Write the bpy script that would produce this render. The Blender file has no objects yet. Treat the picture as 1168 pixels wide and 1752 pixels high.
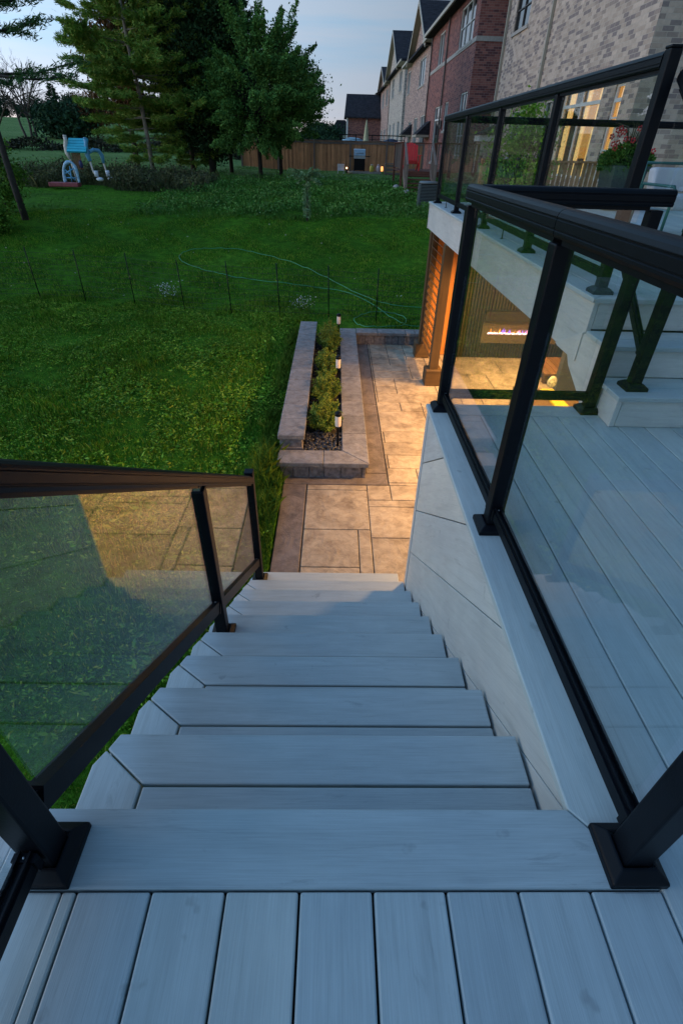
import bpy, bmesh, math, random
import numpy as np
from mathutils import Vector, Matrix
R = math.radians
scene = bpy.context.scene
col = scene.collection
random.seed(7)
rng = np.random.default_rng(11)

# ---------------------------------------------------------------- camera
CAM_H = 1.182
pitch, roll, yaw = 0.6340, 0.0280, 0.0240
cp, sp = math.cos(pitch), math.sin(pitch)
fwd = Vector((math.sin(yaw)*cp, math.cos(yaw)*cp, -sp))
r0 = Vector((math.cos(yaw), -math.sin(yaw), 0))
u0 = r0.cross(fwd)
rt = r0*math.cos(roll) + u0*math.sin(roll)
up = -r0*math.sin(roll) + u0*math.cos(roll)
cam = bpy.data.cameras.new("camera")
cam_o = bpy.data.objects.new("camera", cam)
col.objects.link(cam_o)
cam_o.matrix_world = Matrix(((rt.x, up.x, -fwd.x, 0), (rt.y, up.y, -fwd.y, 0), (rt.z, up.z, -fwd.z, CAM_H), (0, 0, 0, 1)))
cam.sensor_fit = 'VERTICAL'
cam.sensor_height = 36.0
cam.lens = 848.04/1752*36.0
cam.clip_start = 0.02
cam.clip_end = 2000
scene.camera = cam_o

# ---------------------------------------------------------------- world: dusk sky
SKY = 0.11
world = bpy.data.worlds.new("World")
scene.world = world
world.use_nodes = True
nt = world.node_tree
nt.nodes.clear()
def wn(t, **k):
    n = nt.nodes.new(t)
    for a, b in k.items(): setattr(n, a, b)
    return n
out = wn('ShaderNodeOutputWorld'); bg = wn('ShaderNodeBackground')
sky = wn('ShaderNodeTexSky', sky_type='NISHITA', sun_disc=False)
SUN_EL, SUN_ROT = R(1.5), R(-92)
sky.sun_elevation = SUN_EL; sky.sun_rotation = SUN_ROT
sky.altitude = 100; sky.air_density = 1.0; sky.dust_density = 1.0; sky.ozone_density = 2.5
tc = wn('ShaderNodeTexCoord')
mp = wn('ShaderNodeMapping'); mp.inputs['Scale'].default_value = (1.0, 1.0, 14.0); mp.inputs['Rotation'].default_value = (R(6), R(-7), 0)
nz = wn('ShaderNodeTexNoise'); nz.inputs['Scale'].default_value = 2.2; nz.inputs['Detail'].default_value = 6; nz.inputs['Roughness'].default_value = .55
cr = wn('ShaderNodeValToRGB'); cr.color_ramp.elements[0].position = .42; cr.color_ramp.elements[1].position = .66
# height of the view direction drives the colour of the twilight layer
sx = wn('ShaderNodeSeparateXYZ')
hr = wn('ShaderNodeValToRGB')
e = hr.color_ramp.elements
e[0].position = 0.0; e[0].color = (.74, .56, .46, 1)
e[1].position = 1.0; e[1].color = (.025, .16, .44, 1)
for p_, c_ in ((.04, (.46, .48, .54, 1)), (.13, (.27, .43, .60, 1)), (.30, (.20, .40, .58, 1)), (.6, (.075, .28, .56, 1))):
    k = e.new(p_); k.color = c_
mixs = wn('ShaderNodeMix', data_type='RGBA'); mixs.inputs[0].default_value = .95
gain = wn('ShaderNodeVectorMath', operation='SCALE')
gain.inputs['Scale'].default_value = SKY
dn = wn('ShaderNodeVectorMath', operation='SCALE'); dn.inputs['Scale'].default_value = 1/SKY
cl = wn('ShaderNodeMix', data_type='RGBA'); cl.blend_type = 'MIX'
cl.inputs['B'].default_value = (.42, .47, .56, 1)
cf = wn('ShaderNodeMath', operation='MULTIPLY'); cf.inputs[1].default_value = .65
L = nt.links.new
L(tc.outputs['Generated'], mp.inputs['Vector']); L(mp.outputs[0], nz.inputs['Vector']); L(nz.outputs[0], cr.inputs[0])
L(tc.outputs['Generated'], sx.inputs[0]); L(sx.outputs['Z'], hr.inputs[0])
L(cr.outputs[0], cf.inputs[0]); L(cf.outputs[0], cl.inputs[0]); L(hr.outputs[0], cl.inputs['A'])
azm = wn('ShaderNodeMath', operation='MULTIPLY_ADD', use_clamp=False); azm.inputs[1].default_value = -1.0; azm.inputs[2].default_value = .70
azc = wn('ShaderNodeClamp'); azc.inputs['Min'].default_value = .42; azc.inputs['Max'].default_value = 1.35
azs = wn('ShaderNodeVectorMath', operation='SCALE')
L(sx.outputs['X'], azm.inputs[0]); L(azm.outputs[0], azc.inputs[0]); L(cl.outputs['Result'], azs.inputs[0]); L(azc.outputs[0], azs.inputs['Scale'])
L(azs.outputs[0], dn.inputs[0])
L(sky.outputs[0], mixs.inputs['A']); L(dn.outputs[0], mixs.inputs['B'])
L(mixs.outputs['Result'], bg.inputs['Color'])
bg.inputs['Strength'].default_value = SKY
L(bg.outputs[0], out.inputs[0])

sun = bpy.data.lights.new("sun", 'SUN'); sun.energy = 0.62; sun.angle = R(35); sun.color = (1, .80, .68)
sun_o = bpy.data.objects.new("sun", sun); col.objects.link(sun_o)
sun_o.rotation_euler = (R(80), 0, R(-88))

scene.view_settings.view_transform = 'Standard'
scene.view_settings.look = 'None'
scene.view_settings.exposure = 0.8
scene.view_settings.gamma = 1.0
scene.cycles.max_bounces = 8
scene.cycles.transparent_max_bounces = 24
scene.cycles.sample_clamp_indirect = 4

# ---------------------------------------------------------------- helpers
WLOC = {}
LAMP = 6.0
def wl(o): return WLOC.get(o.name, Vector((0, 0, 0)))
def tag(o, label=None, cat=None, group=None, kind=None):
    if label: o['label'] = label
    if cat: o['category'] = cat
    if group: o['group'] = group
    if kind: o['kind'] = kind
    return o
def thing(name, label, cat, loc, group=None):
    o = bpy.data.objects.new(name, None); col.objects.link(o)
    o.location = loc; o.empty_display_size = .1
    WLOC[o.name] = Vector(loc)
    return tag(o, label, cat, group)
def copy_tree(o, parent=None, mats=None):
    c = o.copy(); col.objects.link(c)
    c.parent = parent
    if parent: c.matrix_parent_inverse.identity()
    for ch in [k for k in bpy.data.objects if k.parent == o]:
        copy_tree(ch, c)
    return c

class MB:
    def __init__(s): s.v = []; s.f = []; s.uv = []; s.sm = []
    def face(s, idx, uvs, smooth=False):
        s.f.append(idx); s.uv.append(uvs); s.sm.append(smooth)
    def box(s, x0, x1, y0, y1, z0, z1, wall=False, M=None):
        x0, x1 = min(x0, x1), max(x0, x1); y0, y1 = min(y0, y1), max(y0, y1); z0, z1 = min(z0, z1), max(z0, z1)
        d = (x1-x0, y1-y0, z1-z0); la = max(range(3), key=lambda i: d[i])
        b = len(s.v)
        P = [Vector((x, y, z)) for z in (z0, z1) for y in (y0, y1) for x in (x0, x1)]
        off = (random.random()*7, random.random()*7) if not wall else (0, 0)
        for q in P: s.v.append(tuple(M @ q) if M else tuple(q))
        for idx, ax in (((0, 2, 3, 1), 2), ((4, 5, 7, 6), 2), ((0, 1, 5, 4), 1), ((2, 6, 7, 3), 1), ((0, 4, 6, 2), 0), ((1, 3, 7, 5), 0)):
            if wall: ua, va = ((1, 2), (0, 2), (0, 1))[ax]
            else:
                o = [a for a in (0, 1, 2) if a != ax]
                if la in o: ua = la; va = [a for a in o if a != la][0]
                else: ua, va = o
            s.face([b+i for i in idx], [(P[i][ua]+off[0], P[i][va]+off[1]) for i in idx])
        return s
    def quad(s, a, b, c, d, uvs=None):
        n = len(s.v); s.v += [tuple(a), tuple(b), tuple(c), tuple(d)]
        if uvs is None:
            A, B, C = Vector(a), Vector(b), Vector(c)
            uvs = [(0, 0), ((B-A).length, 0), ((B-A).length, (C-B).length), (0, (C-B).length)]
        s.face([n, n+1, n+2, n+3], uvs); return s
    def prism(s, poly, z0, z1, axis=2, long=0, rot=0):
        # poly: 2-D outline (ccw) in the plane across axis, extruded along it
        n = len(poly); b = len(s.v); off = (random.random()*7, random.random()*7)
        def mk(p, h):
            if axis == 2: return (p[0], p[1], h)
            if axis == 0: return (h, p[0], p[1])
            return (p[0], h, p[1])
        for h in (z0, z1):
            for p in poly: s.v.append(mk(p, h))
        cr_, sr_ = math.cos(rot), math.sin(rot)
        fl = (lambda p: (p[0]*cr_+p[1]*sr_+off[0], p[1]*cr_-p[0]*sr_+off[1])) if long == 0 else (lambda p: (p[1]+off[0], p[0]+off[1]))
        s.face([b+i for i in range(n-1, -1, -1)], [fl(poly[i]) for i in range(n-1, -1, -1)])
        s.face([b+n+i for i in range(n)], [fl(p) for p in poly])
        for i in range(n):
            j = (i+1) % n
            l = math.dist(poly[i], poly[j])
            s.face([b+i, b+j, b+n+j, b+n+i], [(0+off[0], 0), (l+off[0], 0), (l+off[0], abs(z1-z0)), (off[0], abs(z1-z0))])
        return s
    def beam(s, p0, p1, w, h, prof=None, upv=(0, 0, 1)):
        # profile swept between two points; profile in (side, up) coordinates
        p0, p1 = Vector(p0), Vector(p1); d = (p1-p0); ln = d.length; d.normalize()
        u = Vector(upv); sd = d.cross(u)
        if sd.length < 1e-4: sd = Vector((1, 0, 0))
        sd.normalize(); u = sd.cross(d).normalized()
        if prof is None: prof = [(-w/2, -h/2), (w/2, -h/2), (w/2, h/2), (-w/2, h/2)]
        n = len(prof); b = len(s.v); o = random.random()*5
        for q in (p0, p1):
            for a, c in prof: s.v.append(tuple(q+sd*a+u*c))
        s.face([b+i for i in range(n)], [(a, c) for a, c in prof])
        s.face([b+n+i for i in range(n-1, -1, -1)], [prof[i] for i in range(n-1, -1, -1)])
        t = 0
        for i in range(n):
            j = (i+1) % n; l = math.dist(prof[i], prof[j])
            s.face([b+j, b+i, b+n+i, b+n+j], [(o, t+l), (o, t), (o+ln, t), (o+ln, t+l)]); t += l
        return s
    def tube(s, pts, rad, n=8, smooth=True, cap=True):
        pts = [Vector(p) for p in pts]
        if not hasattr(rad, '__len__'): rad = [rad]*len(pts)
        b = len(s.v); pu = None; acc = 0
        for i, p in enumerate(pts):
            d = (pts[min(i+1, len(pts)-1)]-pts[max(i-1, 0)])
            if d.length < 1e-9: d = Vector((0, 0, 1))
            d.normalize()
            if pu is None: pu = d.orthogonal().normalized()
            a = (pu-d*pu.dot(d))
            if a.length < 1e-6: a = d.orthogonal()
            a.normalize(); pu = a; c = d.cross(a)
            for k in range(n):
                t = 2*math.pi*k/n
                s.v.append(tuple(p+(a*math.cos(t)+c*math.sin(t))*rad[i]))
        for i in range(len(pts)-1):
            l = (pts[i+1]-pts[i]).length
            for k in range(n):
                k2 = (k+1) % n
                s.face([b+i*n+k, b+i*n+k2, b+(i+1)*n+k2, b+(i+1)*n+k], [(acc, k*.05), (acc, k*.05+.05), (acc+l, k*.05+.05), (acc+l, k*.05)], smooth)
            acc += l
        if cap:
            s.face([b+k for k in range(n-1, -1, -1)], [(0, 0)]*n)
            s.face([b+(len(pts)-1)*n+k for k in range(n)], [(0, 0)]*n)
        return s
    def lathe(s, c, prof, n=20, smooth=True):
        # prof: (radius, z) from bottom to top
        return s.tube_z(c, prof, n, smooth)
    def tube_z(s, c, prof, n, smooth):
        b = len(s.v)
        for r, z in prof:
            for k in range(n):
                t = 2*math.pi*k/n; s.v.append((c[0]+r*math.cos(t), c[1]+r*math.sin(t), c[2]+z))
        for i in range(len(prof)-1):
            for k in range(n):
                k2 = (k+1) % n
                s.face([b+i*n+k, b+i*n+k2, b+(i+1)*n+k2, b+(i+1)*n+k], [(k*.05, prof[i][1]), (k*.05+.05, prof[i][1]), (k*.05+.05, prof[i+1][1]), (k*.05, prof[i+1][1])], smooth)
        s.face([b+k for k in range(n-1, -1, -1)], [(0, 0)]*n)
        s.face([b+(len(prof)-1)*n+k for k in range(n)], [(0, 0)]*n)
        return s
    def blob(s, c, r, sub=2, jit=.15, sq=(1, 1, 1)):
        bm = bmesh.new(); bmesh.ops.create_icosphere(bm, subdivisions=sub, radius=1)
        b = len(s.v)
        for v in bm.verts:
            k = r*(1+random.uniform(-jit, jit))
            s.v.append((c[0]+v.co.x*k*sq[0], c[1]+v.co.y*k*sq[1], c[2]+v.co.z*k*sq[2]))
        for f in bm.faces: s.face([b+v.index for v in f.verts], [(0, 0)]*3, True)
        bm.free(); return s
    def build(s, name, mat, parent=None, bevel=0, loc=None, world=True, seg=2):
        me = bpy.data.meshes.new(name)
        off = Vector((0, 0, 0))
        if parent is not None and world: off = wl(parent)
        elif loc is not None: off = Vector(loc)
        me.from_pydata([(v[0]-off.x, v[1]-off.y, v[2]-off.z) for v in s.v] if off.length else s.v, [], s.f)
        uv = me.uv_layers.new(name='UVMap')
        uv.data.foreach_set('uv', np.array([c for f in s.uv for c in f], dtype=np.float32).ravel())
        me.polygons.foreach_set('use_smooth', s.sm)
        me.materials.append(mat); me.validate(); me.update()
        o = bpy.data.objects.new(name, me); col.objects.link(o)
        if parent is not None:
            o.parent = parent
            WLOC[o.name] = wl(parent).copy() if world else Vector((0, 0, 0))
        elif loc is not None:
            o.location = loc; WLOC[o.name] = Vector(loc)
        if bevel:
            m = o.modifiers.new('edge', 'BEVEL'); m.width = bevel; m.segments = seg; m.limit_method = 'ANGLE'; m.angle_limit = R(35)
            m.harden_normals = False
        return o

def fastmesh(name, verts, nper, mat, parent=None, loc=None, smooth=False):
    # verts: (N, nper, 3) separate polygons
    N = verts.shape[0]
    me = bpy.data.meshes.new(name)
    off = np.array(wl(parent)) if parent is not None else (np.array(loc) if loc is not None else np.zeros(3))
    v = (verts.reshape(-1, 3)-off).astype(np.float32)
    me.vertices.add(len(v)); me.vertices.foreach_set('co', v.ravel())
    me.loops.add(N*nper); me.loops.foreach_set('vertex_index', np.arange(N*nper, dtype=np.int32))
    me.polygons.add(N)
    me.polygons.foreach_set('loop_start', np.arange(0, N*nper, nper, dtype=np.int32))
    me.polygons.foreach_set('loop_total', np.full(N, nper, dtype=np.int32))
    me.materials.append(mat); me.update(calc_edges=True)
    o = bpy.data.objects.new(name, me); col.objects.link(o)
    if parent is not None: o.parent = parent; WLOC[o.name] = wl(parent).copy()
    elif loc is not None: o.location = loc
    return o

# ---------------------------------------------------------------- materials
def nm(name):
    m = bpy.data.materials.new(name); m.use_nodes = True
    return m, m.node_tree, m.node_tree.nodes['Principled BSDF']
def node(t, ty, **k):
    n = t.nodes.new(ty)
    for a, b in k.items():
        if a in n.inputs: n.inputs[a].default_value = b
        else: setattr(n, a, b)
    return n
def ramp(t, fac, stops):
    r = t.nodes.new('ShaderNodeValToRGB'); e = r.color_ramp.elements
    e[0].position, e[0].color = stops[0][0], (*stops[0][1], 1)
    e[1].position, e[1].color = stops[-1][0], (*stops[-1][1], 1)
    for p_, c in stops[1:-1]:
        k = e.new(p_); k.color = (*c, 1)
    t.links.new(fac, r.inputs[0]); return r.outputs[0]
def mixc(t, f, a, b, mode='MIX'):
    m = t.nodes.new('ShaderNodeMix'); m.data_type = 'RGBA'; m.blend_type = mode
    for s_, v in ((0, f), ('A', a), ('B', b)):
        if hasattr(v, 'is_output'): t.links.new(v, m.inputs[s_])
        elif isinstance(v, (int, float)): m.inputs[s_].default_value = v
        else: m.inputs[s_].default_value = (*v, 1)
    return m.outputs['Result']
def noise(t, vec, scale, detail=4, rough=.55, dist=0):
    n = node(t, 'ShaderNodeTexNoise', Scale=scale, Detail=detail, Roughness=rough, Distortion=dist)
    if vec is not None: t.links.new(vec, n.inputs['Vector'])
    return n.outputs[0]
def mapping(t, vec, scale=(1, 1, 1), rot=(0, 0, 0)):
    m = node(t, 'ShaderNodeMapping', Scale=scale, Rotation=rot); t.links.new(vec, m.inputs['Vector']); return m.outputs[0]
def bump(t, bs, h, strength, dist=.01):
    b = node(t, 'ShaderNodeBump', Strength=strength, Distance=dist); t.links.new(h, b.inputs['Height']); t.links.new(b.outputs[0], bs.inputs['Normal'])
def coord(t, k='Object'): return t.nodes.new('ShaderNodeTexCoord').outputs[k]
def island(t): return t.nodes.new('ShaderNodeNewGeometry').outputs['Random Per Island']

def m_simple(name, c, rough=.6, metal=0, var=.15, scale=8, bmp=.1, spec=.5):
    m, t, b = nm(name); v = coord(t)
    n = noise(t, v, scale, 5)
    lo = tuple(x*(1-var) for x in c); hi = tuple(min(1, x*(1+var)) for x in c)
    t.links.new(ramp(t, n, ((.3, lo), (.7, hi))), b.inputs['Base Color'])
    b.inputs['Roughness'].default_value = rough; b.inputs['Metallic'].default_value = metal
    b.inputs['Specular IOR Level'].default_value = spec
    if bmp: bump(t, b, noise(t, v, scale*12, 3), bmp, .002)
    return m
def m_composite(name, c, warm=.0):
    # capped composite board, grain running along u
    m, t, b = nm(name); uv = coord(t, 'UV'); isl = island(t)
    g = noise(t, mapping(t, uv, (1.6, 34, 1)), 1.0, 6, .62, .6)
    fine = noise(t, mapping(t, uv, (7, 420, 1)), 1.0, 3, .6)
    blot = noise(t, mapping(t, uv, (2.2, 9, 1)), 1.0, 4, .6, 1.5)
    lo = tuple(x*.72 for x in c); hi = tuple(x*1.12 for x in c)
    base = ramp(t, g, ((.28, lo), (.5, c), (.74, hi)))
    base = mixc(t, .42, base, ramp(t, blot, ((.3, tuple(x*.75 for x in c)), (.62, tuple(min(1, x*1.12) for x in c)))))
    base = mixc(t, .30, base, ramp(t, fine, ((.35, tuple(x*.72 for x in c)), (.65, tuple(min(1, x*1.2) for x in c)))))
    # a few darker cathedral streaks
    wv = node(t, 'ShaderNodeTexNoise', Scale=1.0, Detail=5, Roughness=.7, Distortion=2.4); t.links.new(mapping(t, uv, (2.0, 16, 1)), wv.inputs['Vector'])
    st = ramp(t, wv.outputs[0], ((.60, (0, 0, 0)), (.72, (1, 1, 1))))
    stf = node(t, 'ShaderNodeMath', operation='MULTIPLY'); stf.inputs[1].default_value = .60; t.links.new(st, stf.inputs[0])
    base = mixc(t, stf.outputs[0], base, tuple(x*.62 for x in c))
    sp_ = ramp(t, noise(t, coord(t), 14, 3, .5), ((.70, (0, 0, 0)), (.76, (1, 1, 1))))
    sf_ = node(t, 'ShaderNodeMath', operation='MULTIPLY'); sf_.inputs[1].default_value = .30; t.links.new(sp_, sf_.inputs[0])
    base = mixc(t, sf_.outputs[0], base, (.10, .11, .11))
    base = mixc(t, .35, base, ramp(t, noise(t, coord(t), 2.3, 5, .65), ((.3, (.72, .74, .78)), (.65, (1.12, 1.1, 1.06)))), 'MULTIPLY')
    tint = ramp(t, isl, ((0, (.80, .83, .87)), (.5, (.97, .98, 1)), (1, (1.10, 1.05, 1.0))))
    base = mixc(t, 1.0, base, tint, 'MULTIPLY')
    t.links.new(base, b.inputs['Base Color'])
    rr = node(t, 'ShaderNodeMapRange'); t.links.new(g, rr.inputs[0]); rr.inputs[3].default_value = .42; rr.inputs[4].default_value = .62
    t.links.new(rr.outputs[0], b.inputs['Roughness']); b.inputs['Specular IOR Level'].default_value = .4
    bump(t, b, fine, .25, .0015)
    return m
def m_brick(name, c1, c2, c3, mortar, bw=.23, bh=.078, squash=1):
    m, t, b = nm(name); uv = coord(t, 'UV')
    br = node(t, 'ShaderNodeTexBrick', Scale=1.0); br.inputs['Brick Width'].default_value = bw; br.inputs['Row Height'].default_value = bh
    br.inputs['Mortar Size'].default_value = .0065; br.inputs['Mortar Smooth'].default_value = .3; br.inputs['Bias'].default_value = -.1
    br.inputs['Color1'].default_value = (0, 0, 0, 1); br.inputs['Color2'].default_value = (1, 1, 1, 1); br.inputs['Mortar'].default_value = (.5, .5, .5, 1)
    t.links.new(uv, br.inputs['Vector'])
    rc = ramp(t, br.outputs['Color'], ((0, c3), (.10, c3), (.30, c1), (.7, c2), (1, tuple(min(1, x*1.15) for x in c2))))
    nn = noise(t, uv, 9, 5, .7)
    rc = mixc(t, .5, rc, ramp(t, nn, ((.3, (.65, .65, .66)), (.7, (1.2, 1.18, 1.15)))), 'MULTIPLY')
    cc = mixc(t, br.outputs['Fac'], rc, mortar)
    t.links.new(cc, b.inputs['Base Color']); b.inputs['Roughness'].default_value = .85; b.inputs['Specular IOR Level'].default_value = .2
    inv = node(t, 'ShaderNodeMath', operation='SUBTRACT'); inv.inputs[0].default_value = 1; t.links.new(br.outputs['Fac'], inv.inputs[1])
    ad = node(t, 'ShaderNodeMath', operation='ADD'); t.links.new(inv.outputs[0], ad.inputs[0]); t.links.new(noise(t, uv, 60, 3), ad.inputs[1])
    bump(t, b, ad.outputs[0], .6, .008)
    return m
def m_wood(name, c, along=14, dark=.55, rough=.6):
    m, t, b = nm(name); uv = coord(t, 'UV'); isl = island(t)
    g = noise(t, mapping(t, uv, (1.2, along*2, 1)), 1, 6, .65, .8)
    base = ramp(t, g, ((.28, tuple(x*dark for x in c)), (.52, c), (.75, tuple(x*1.2 for x in c))))
    base = mixc(t, 1.0, base, ramp(t, isl, ((0, (.7, .68, .66)), (1, (1.15, 1.1, 1.05)))), 'MULTIPLY')
    base = mixc(t, .5, base, ramp(t, noise(t, coord(t), 1.7, 5, .7), ((.3, (.55, .56, .58)), (.65, (1.05, 1.03, 1)))), 'MULTIPLY')
    t.links.new(base, b.inputs['Base Color']); b.inputs['Roughness'].default_value = rough
    b.inputs['Specular IOR Level'].default_value = .25
    bump(t, b, g, .35, .004)
    return m
def m_leaf(name, cols, rough=.6, big=.6, trans=.0):
    # leaf colour varies leaf by leaf and in broad clumps
    m, t, b = nm(name); isl = island(t)
    n = len(cols)
    st = [(i/(n-1), c) for i, c in enumerate(cols)]
    base = ramp(t, isl, st)
    pat = noise(t, coord(t), big, 4, .6)
    base = mixc(t, .8, base, ramp(t, pat, ((.3, (.5, .55, .55)), (.5, (.9, .95, .9)), (.7, (1.35, 1.3, 1.1)))), 'MULTIPLY')
    t.links.new(base, b.inputs['Base Color']); b.inputs['Roughness'].default_value = min(1, rough+.2)
    b.inputs['Specular IOR Level'].default_value = .12
    return m
def m_emit(name, c, s):
    m, t, b = nm(name)
    b.inputs['Base Color'].default_value = (*c, 1); b.inputs['Emission Color'].default_value = (*c, 1); b.inputs['Emission Strength'].default_value = s
    b.inputs['Roughness'].default_value = .5
    return m
def m_glass(name, tint, refl=1.0):
    m, t, b = nm(name); t.nodes.remove(b)
    o = t.nodes['Material Output']
    tr = node(t, 'ShaderNodeBsdfTransparent'); tr.inputs[0].default_value = (*tint, 1)
    gl = node(t, 'ShaderNodeBsdfGlossy', Roughness=0.0); gl.inputs[0].default_value = (1, 1, 1, 1)
    ge = t.nodes.new('ShaderNodeNewGeometry')
    dt = node(t, 'ShaderNodeVectorMath', operation='DOT_PRODUCT'); t.links.new(ge.outputs['Normal'], dt.inputs[0]); t.links.new(ge.outputs['Incoming'], dt.inputs[1])
    ab = node(t, 'ShaderNodeMath', operation='ABSOLUTE'); t.links.new(dt.outputs['Value'], ab.inputs[0])
    om = node(t, 'ShaderNodeMath', operation='SUBTRACT'); om.inputs[0].default_value = 1; t.links.new(ab.outputs[0], om.inputs[1])
    pw = node(t, 'ShaderNodeMath', operation='POWER'); t.links.new(om.outputs[0], pw.inputs[0]); pw.inputs[1].default_value = 5
    fr = node(t, 'ShaderNodeMath', operation='MULTIPLY_ADD'); t.links.new(pw.outputs[0], fr.inputs[0]); fr.inputs[1].default_value = .957; fr.inputs[2].default_value = .043
    mu = node(t, 'ShaderNodeMath', operation='MULTIPLY'); mu.inputs[1].default_value = refl; mu.use_clamp = True
    mx = node(t, 'ShaderNodeMixShader')
    t.links.new(fr.outputs[0], mu.inputs[0]); t.links.new(mu.outputs[0], mx.inputs[0])
    t.links.new(tr.outputs[0], mx.inputs[1]); t.links.new(gl.outputs[0], mx.inputs[2]); t.links.new(mx.outputs[0], o.inputs[0])
    return m

M = {}
M['comp'] = m_composite('composite_board', (.41, .475, .485))
M['fascia'] = m_composite('composite_fascia', (.56, .565, .54))
M['metal'] = m_simple('black_powder_coat', (.002, .0035, .0065), .42, .0, .2, 30, .2, .17)
M['glass'] = m_glass('railing_glass', (.965, .985, .975), 1.1)
M['glass_stair'] = m_glass('stair_glass', (.90, .945, .92), 1.2)
M['edge'] = m_simple('glass_edge', (.20, .32, .28), .25, 0, .1, 10, 0)
M['steel'] = m_simple('bolt_steel', (.5, .5, .5), .3, .9, .1, 10, 0)

# ---------------------------------------------------------------- terrain
def sstep(a, b, x):
    t = np.clip((x-a)/(b-a), 0, 1); return t*t*(3-2*t)
TY = np.array([-20, 0, 9, 11.5, 13, 15, 17, 18.6, 22, 26, 34, 40, 55, 70, 90, 130, 250])
TZ = np.array([-1.72, -1.72, -1.71, -1.78, -1.72, -1.38, -1.0, -.66, -.50, -.28, -.14, -.10, -.02, .05, .1, .1, .1])
TZL = np.array([-1.72, -1.72, -1.72, -1.70, -1.45, -1.0, -.72, -.58, -.45, -.25, .0, .25, 1.0, 1.9, 3.6, 4.4, 4.6])
def ground(x, y):
    x = np.asarray(x, float); y = np.asarray(y, float)
    a = np.interp(y, TY, TZ); b = np.interp(y, TY, TZL)
    w = sstep(-3.5, -10, x) if False else 1-sstep(-11, -3, x)
    z = a*(1-w)+b*w
    z = z + .025*np.sin(x*1.9+y*.7)*np.cos(y*1.3-x*.4)*sstep(-20, 4, y) + .012*np.sin(x*6.1)*np.cos(y*5.3)
    return z
def gz(x, y): return float(ground(x, y))
PX0 = -.53
def terrain():
    xs = np.concatenate([np.linspace(-220, -30, 24), np.linspace(-28, -8, 41), np.arange(-7.75, -.6, .2), [-.545, -.53], np.arange(-.4, 8, .3), np.linspace(9, 30, 22), np.linspace(40, 220, 14)])
    ys = np.concatenate([np.linspace(-30, -2, 15), np.arange(-1.5, 9.4, .2), [9.52, 9.56], np.arange(9.7, 24, .2), np.linspace(24.5, 60, 60), np.linspace(63, 260, 50)])
    X, Y = np.meshgrid(xs, ys)
    Z = ground(X, Y)
    Z = np.where((X > -.54) & (Y < 9.54), -2.15, Z)
    v = np.stack([X, Y, Z], -1).reshape(-1, 3)
    ny, nx = X.shape
    i = np.arange(nx-1)[None, :]+np.arange(ny-1)[:, None]*nx
    f = np.stack([i, i+1, i+nx+1, i+nx], -1).reshape(-1, 4)
    me = bpy.data.meshes.new('ground'); me.from_pydata(v.tolist(), [], f.tolist()); me.update()
    me.polygons.foreach_set('use_smooth', [True]*len(me.polygons))
    m, t, b = nm('lawn_soil'); c = coord(t)
    n1 = noise(t, c, .35, 5, .6); n2 = noise(t, c, 4.5, 6, .7); n3 = noise(t, c, 40, 3, .7)
    base = ramp(t, n1, ((.3, (.040, .135, .012)), (.55, (.070, .215, .018)), (.75, (.11, .25, .03))))
    base = mixc(t, .75, base, ramp(t, n2, ((.28, (.30, .26, .22)), (.44, (.55, .6, .5)), (.64, (1.25, 1.2, 1)))), 'MULTIPLY')
    base = mixc(t, .8, base, ramp(t, n3, ((.3, (.45, .5, .45)), (.65, (1.3, 1.3, 1.1)))), 'MULTIPLY')
    sy = node(t, 'ShaderNodeSeparateXYZ'); t.links.new(c, sy.inputs[0])
    mr = node(t, 'ShaderNodeMapRange'); t.links.new(sy.outputs['Y'], mr.inputs[0]); mr.inputs[1].default_value = 25; mr.inputs[2].default_value = 29
    fld = ramp(t, noise(t, mapping(t, c, (.12, .5, 1)), 1, 5, .65), ((.3, (.085, .16, .045)), (.55, (.13, .23, .07)), (.75, (.18, .25, .10))))
    fld = mixc(t, .6, fld, ramp(t, n2, ((.3, (.6, .6, .6)), (.6, (1.15, 1.15, 1.1)))), 'MULTIPLY')
    base = mixc(t, mr.outputs[0], base, fld)
    t.links.new(base, b.inputs['Base Color']); b.inputs['Roughness'].default_value = .95; b.inputs['Specular IOR Level'].default_value = .05
    bump(t, b, n3, .8, .06)
    me.materials.append(m)
    o = bpy.data.objects.new('ground', me); col.objects.link(o); tag(o, 'green lawn rising gently to a field and hill', None, None, 'structure')
terrain()
PZ = -1.76   # patio level

# ---------------------------------------------------------------- patio and border (stamped concrete)
def m_concrete(name, c, c2, scale=1.0):
    m, t, b = nm(name); v = coord(t); isl = island(t)
    n1 = noise(t, v, 2.3*scale, 6, .62, 1.2); n2 = noise(t, v, 9*scale, 5, .7, .5); n3 = noise(t, v, 70, 3, .6)
    base = ramp(t, n1, ((.28, c2), (.5, c), (.72, tuple(x*1.25 for x in c))))
    base = mixc(t, .8, base, ramp(t, n2, ((.3, (.55, .5, .46)), (.58, (1.12, 1.12, 1.1)))), 'MULTIPLY')
    base = mixc(t, 1, base, ramp(t, isl, ((0, (.88, .87, .86)), (1, (1.08, 1.07, 1.06)))), 'MULTIPLY')
    t.links.new(base, b.inputs['Base Color']); b.inputs['Roughness'].default_value = .55; b.inputs['Specular IOR Level'].default_value = .4
    ve = node(t, 'ShaderNodeTexNoise', Scale=3.2, Detail=5, Roughness=.7, Distortion=3.5); t.links.new(v, ve.inputs['Vector'])
    ad = node(t, 'ShaderNodeMath', operation='ADD'); t.links.new(ve.outputs[0], ad.inputs[0])
    ml = node(t, 'ShaderNodeMath', operation='MULTIPLY'); ml.inputs[1].default_value = .08; t.links.new(n3, ml.inputs[0]); t.links.new(ml.outputs[0], ad.inputs[1])
    bump(t, b, ad.outputs[0], .7, .02)
    return m
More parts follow.
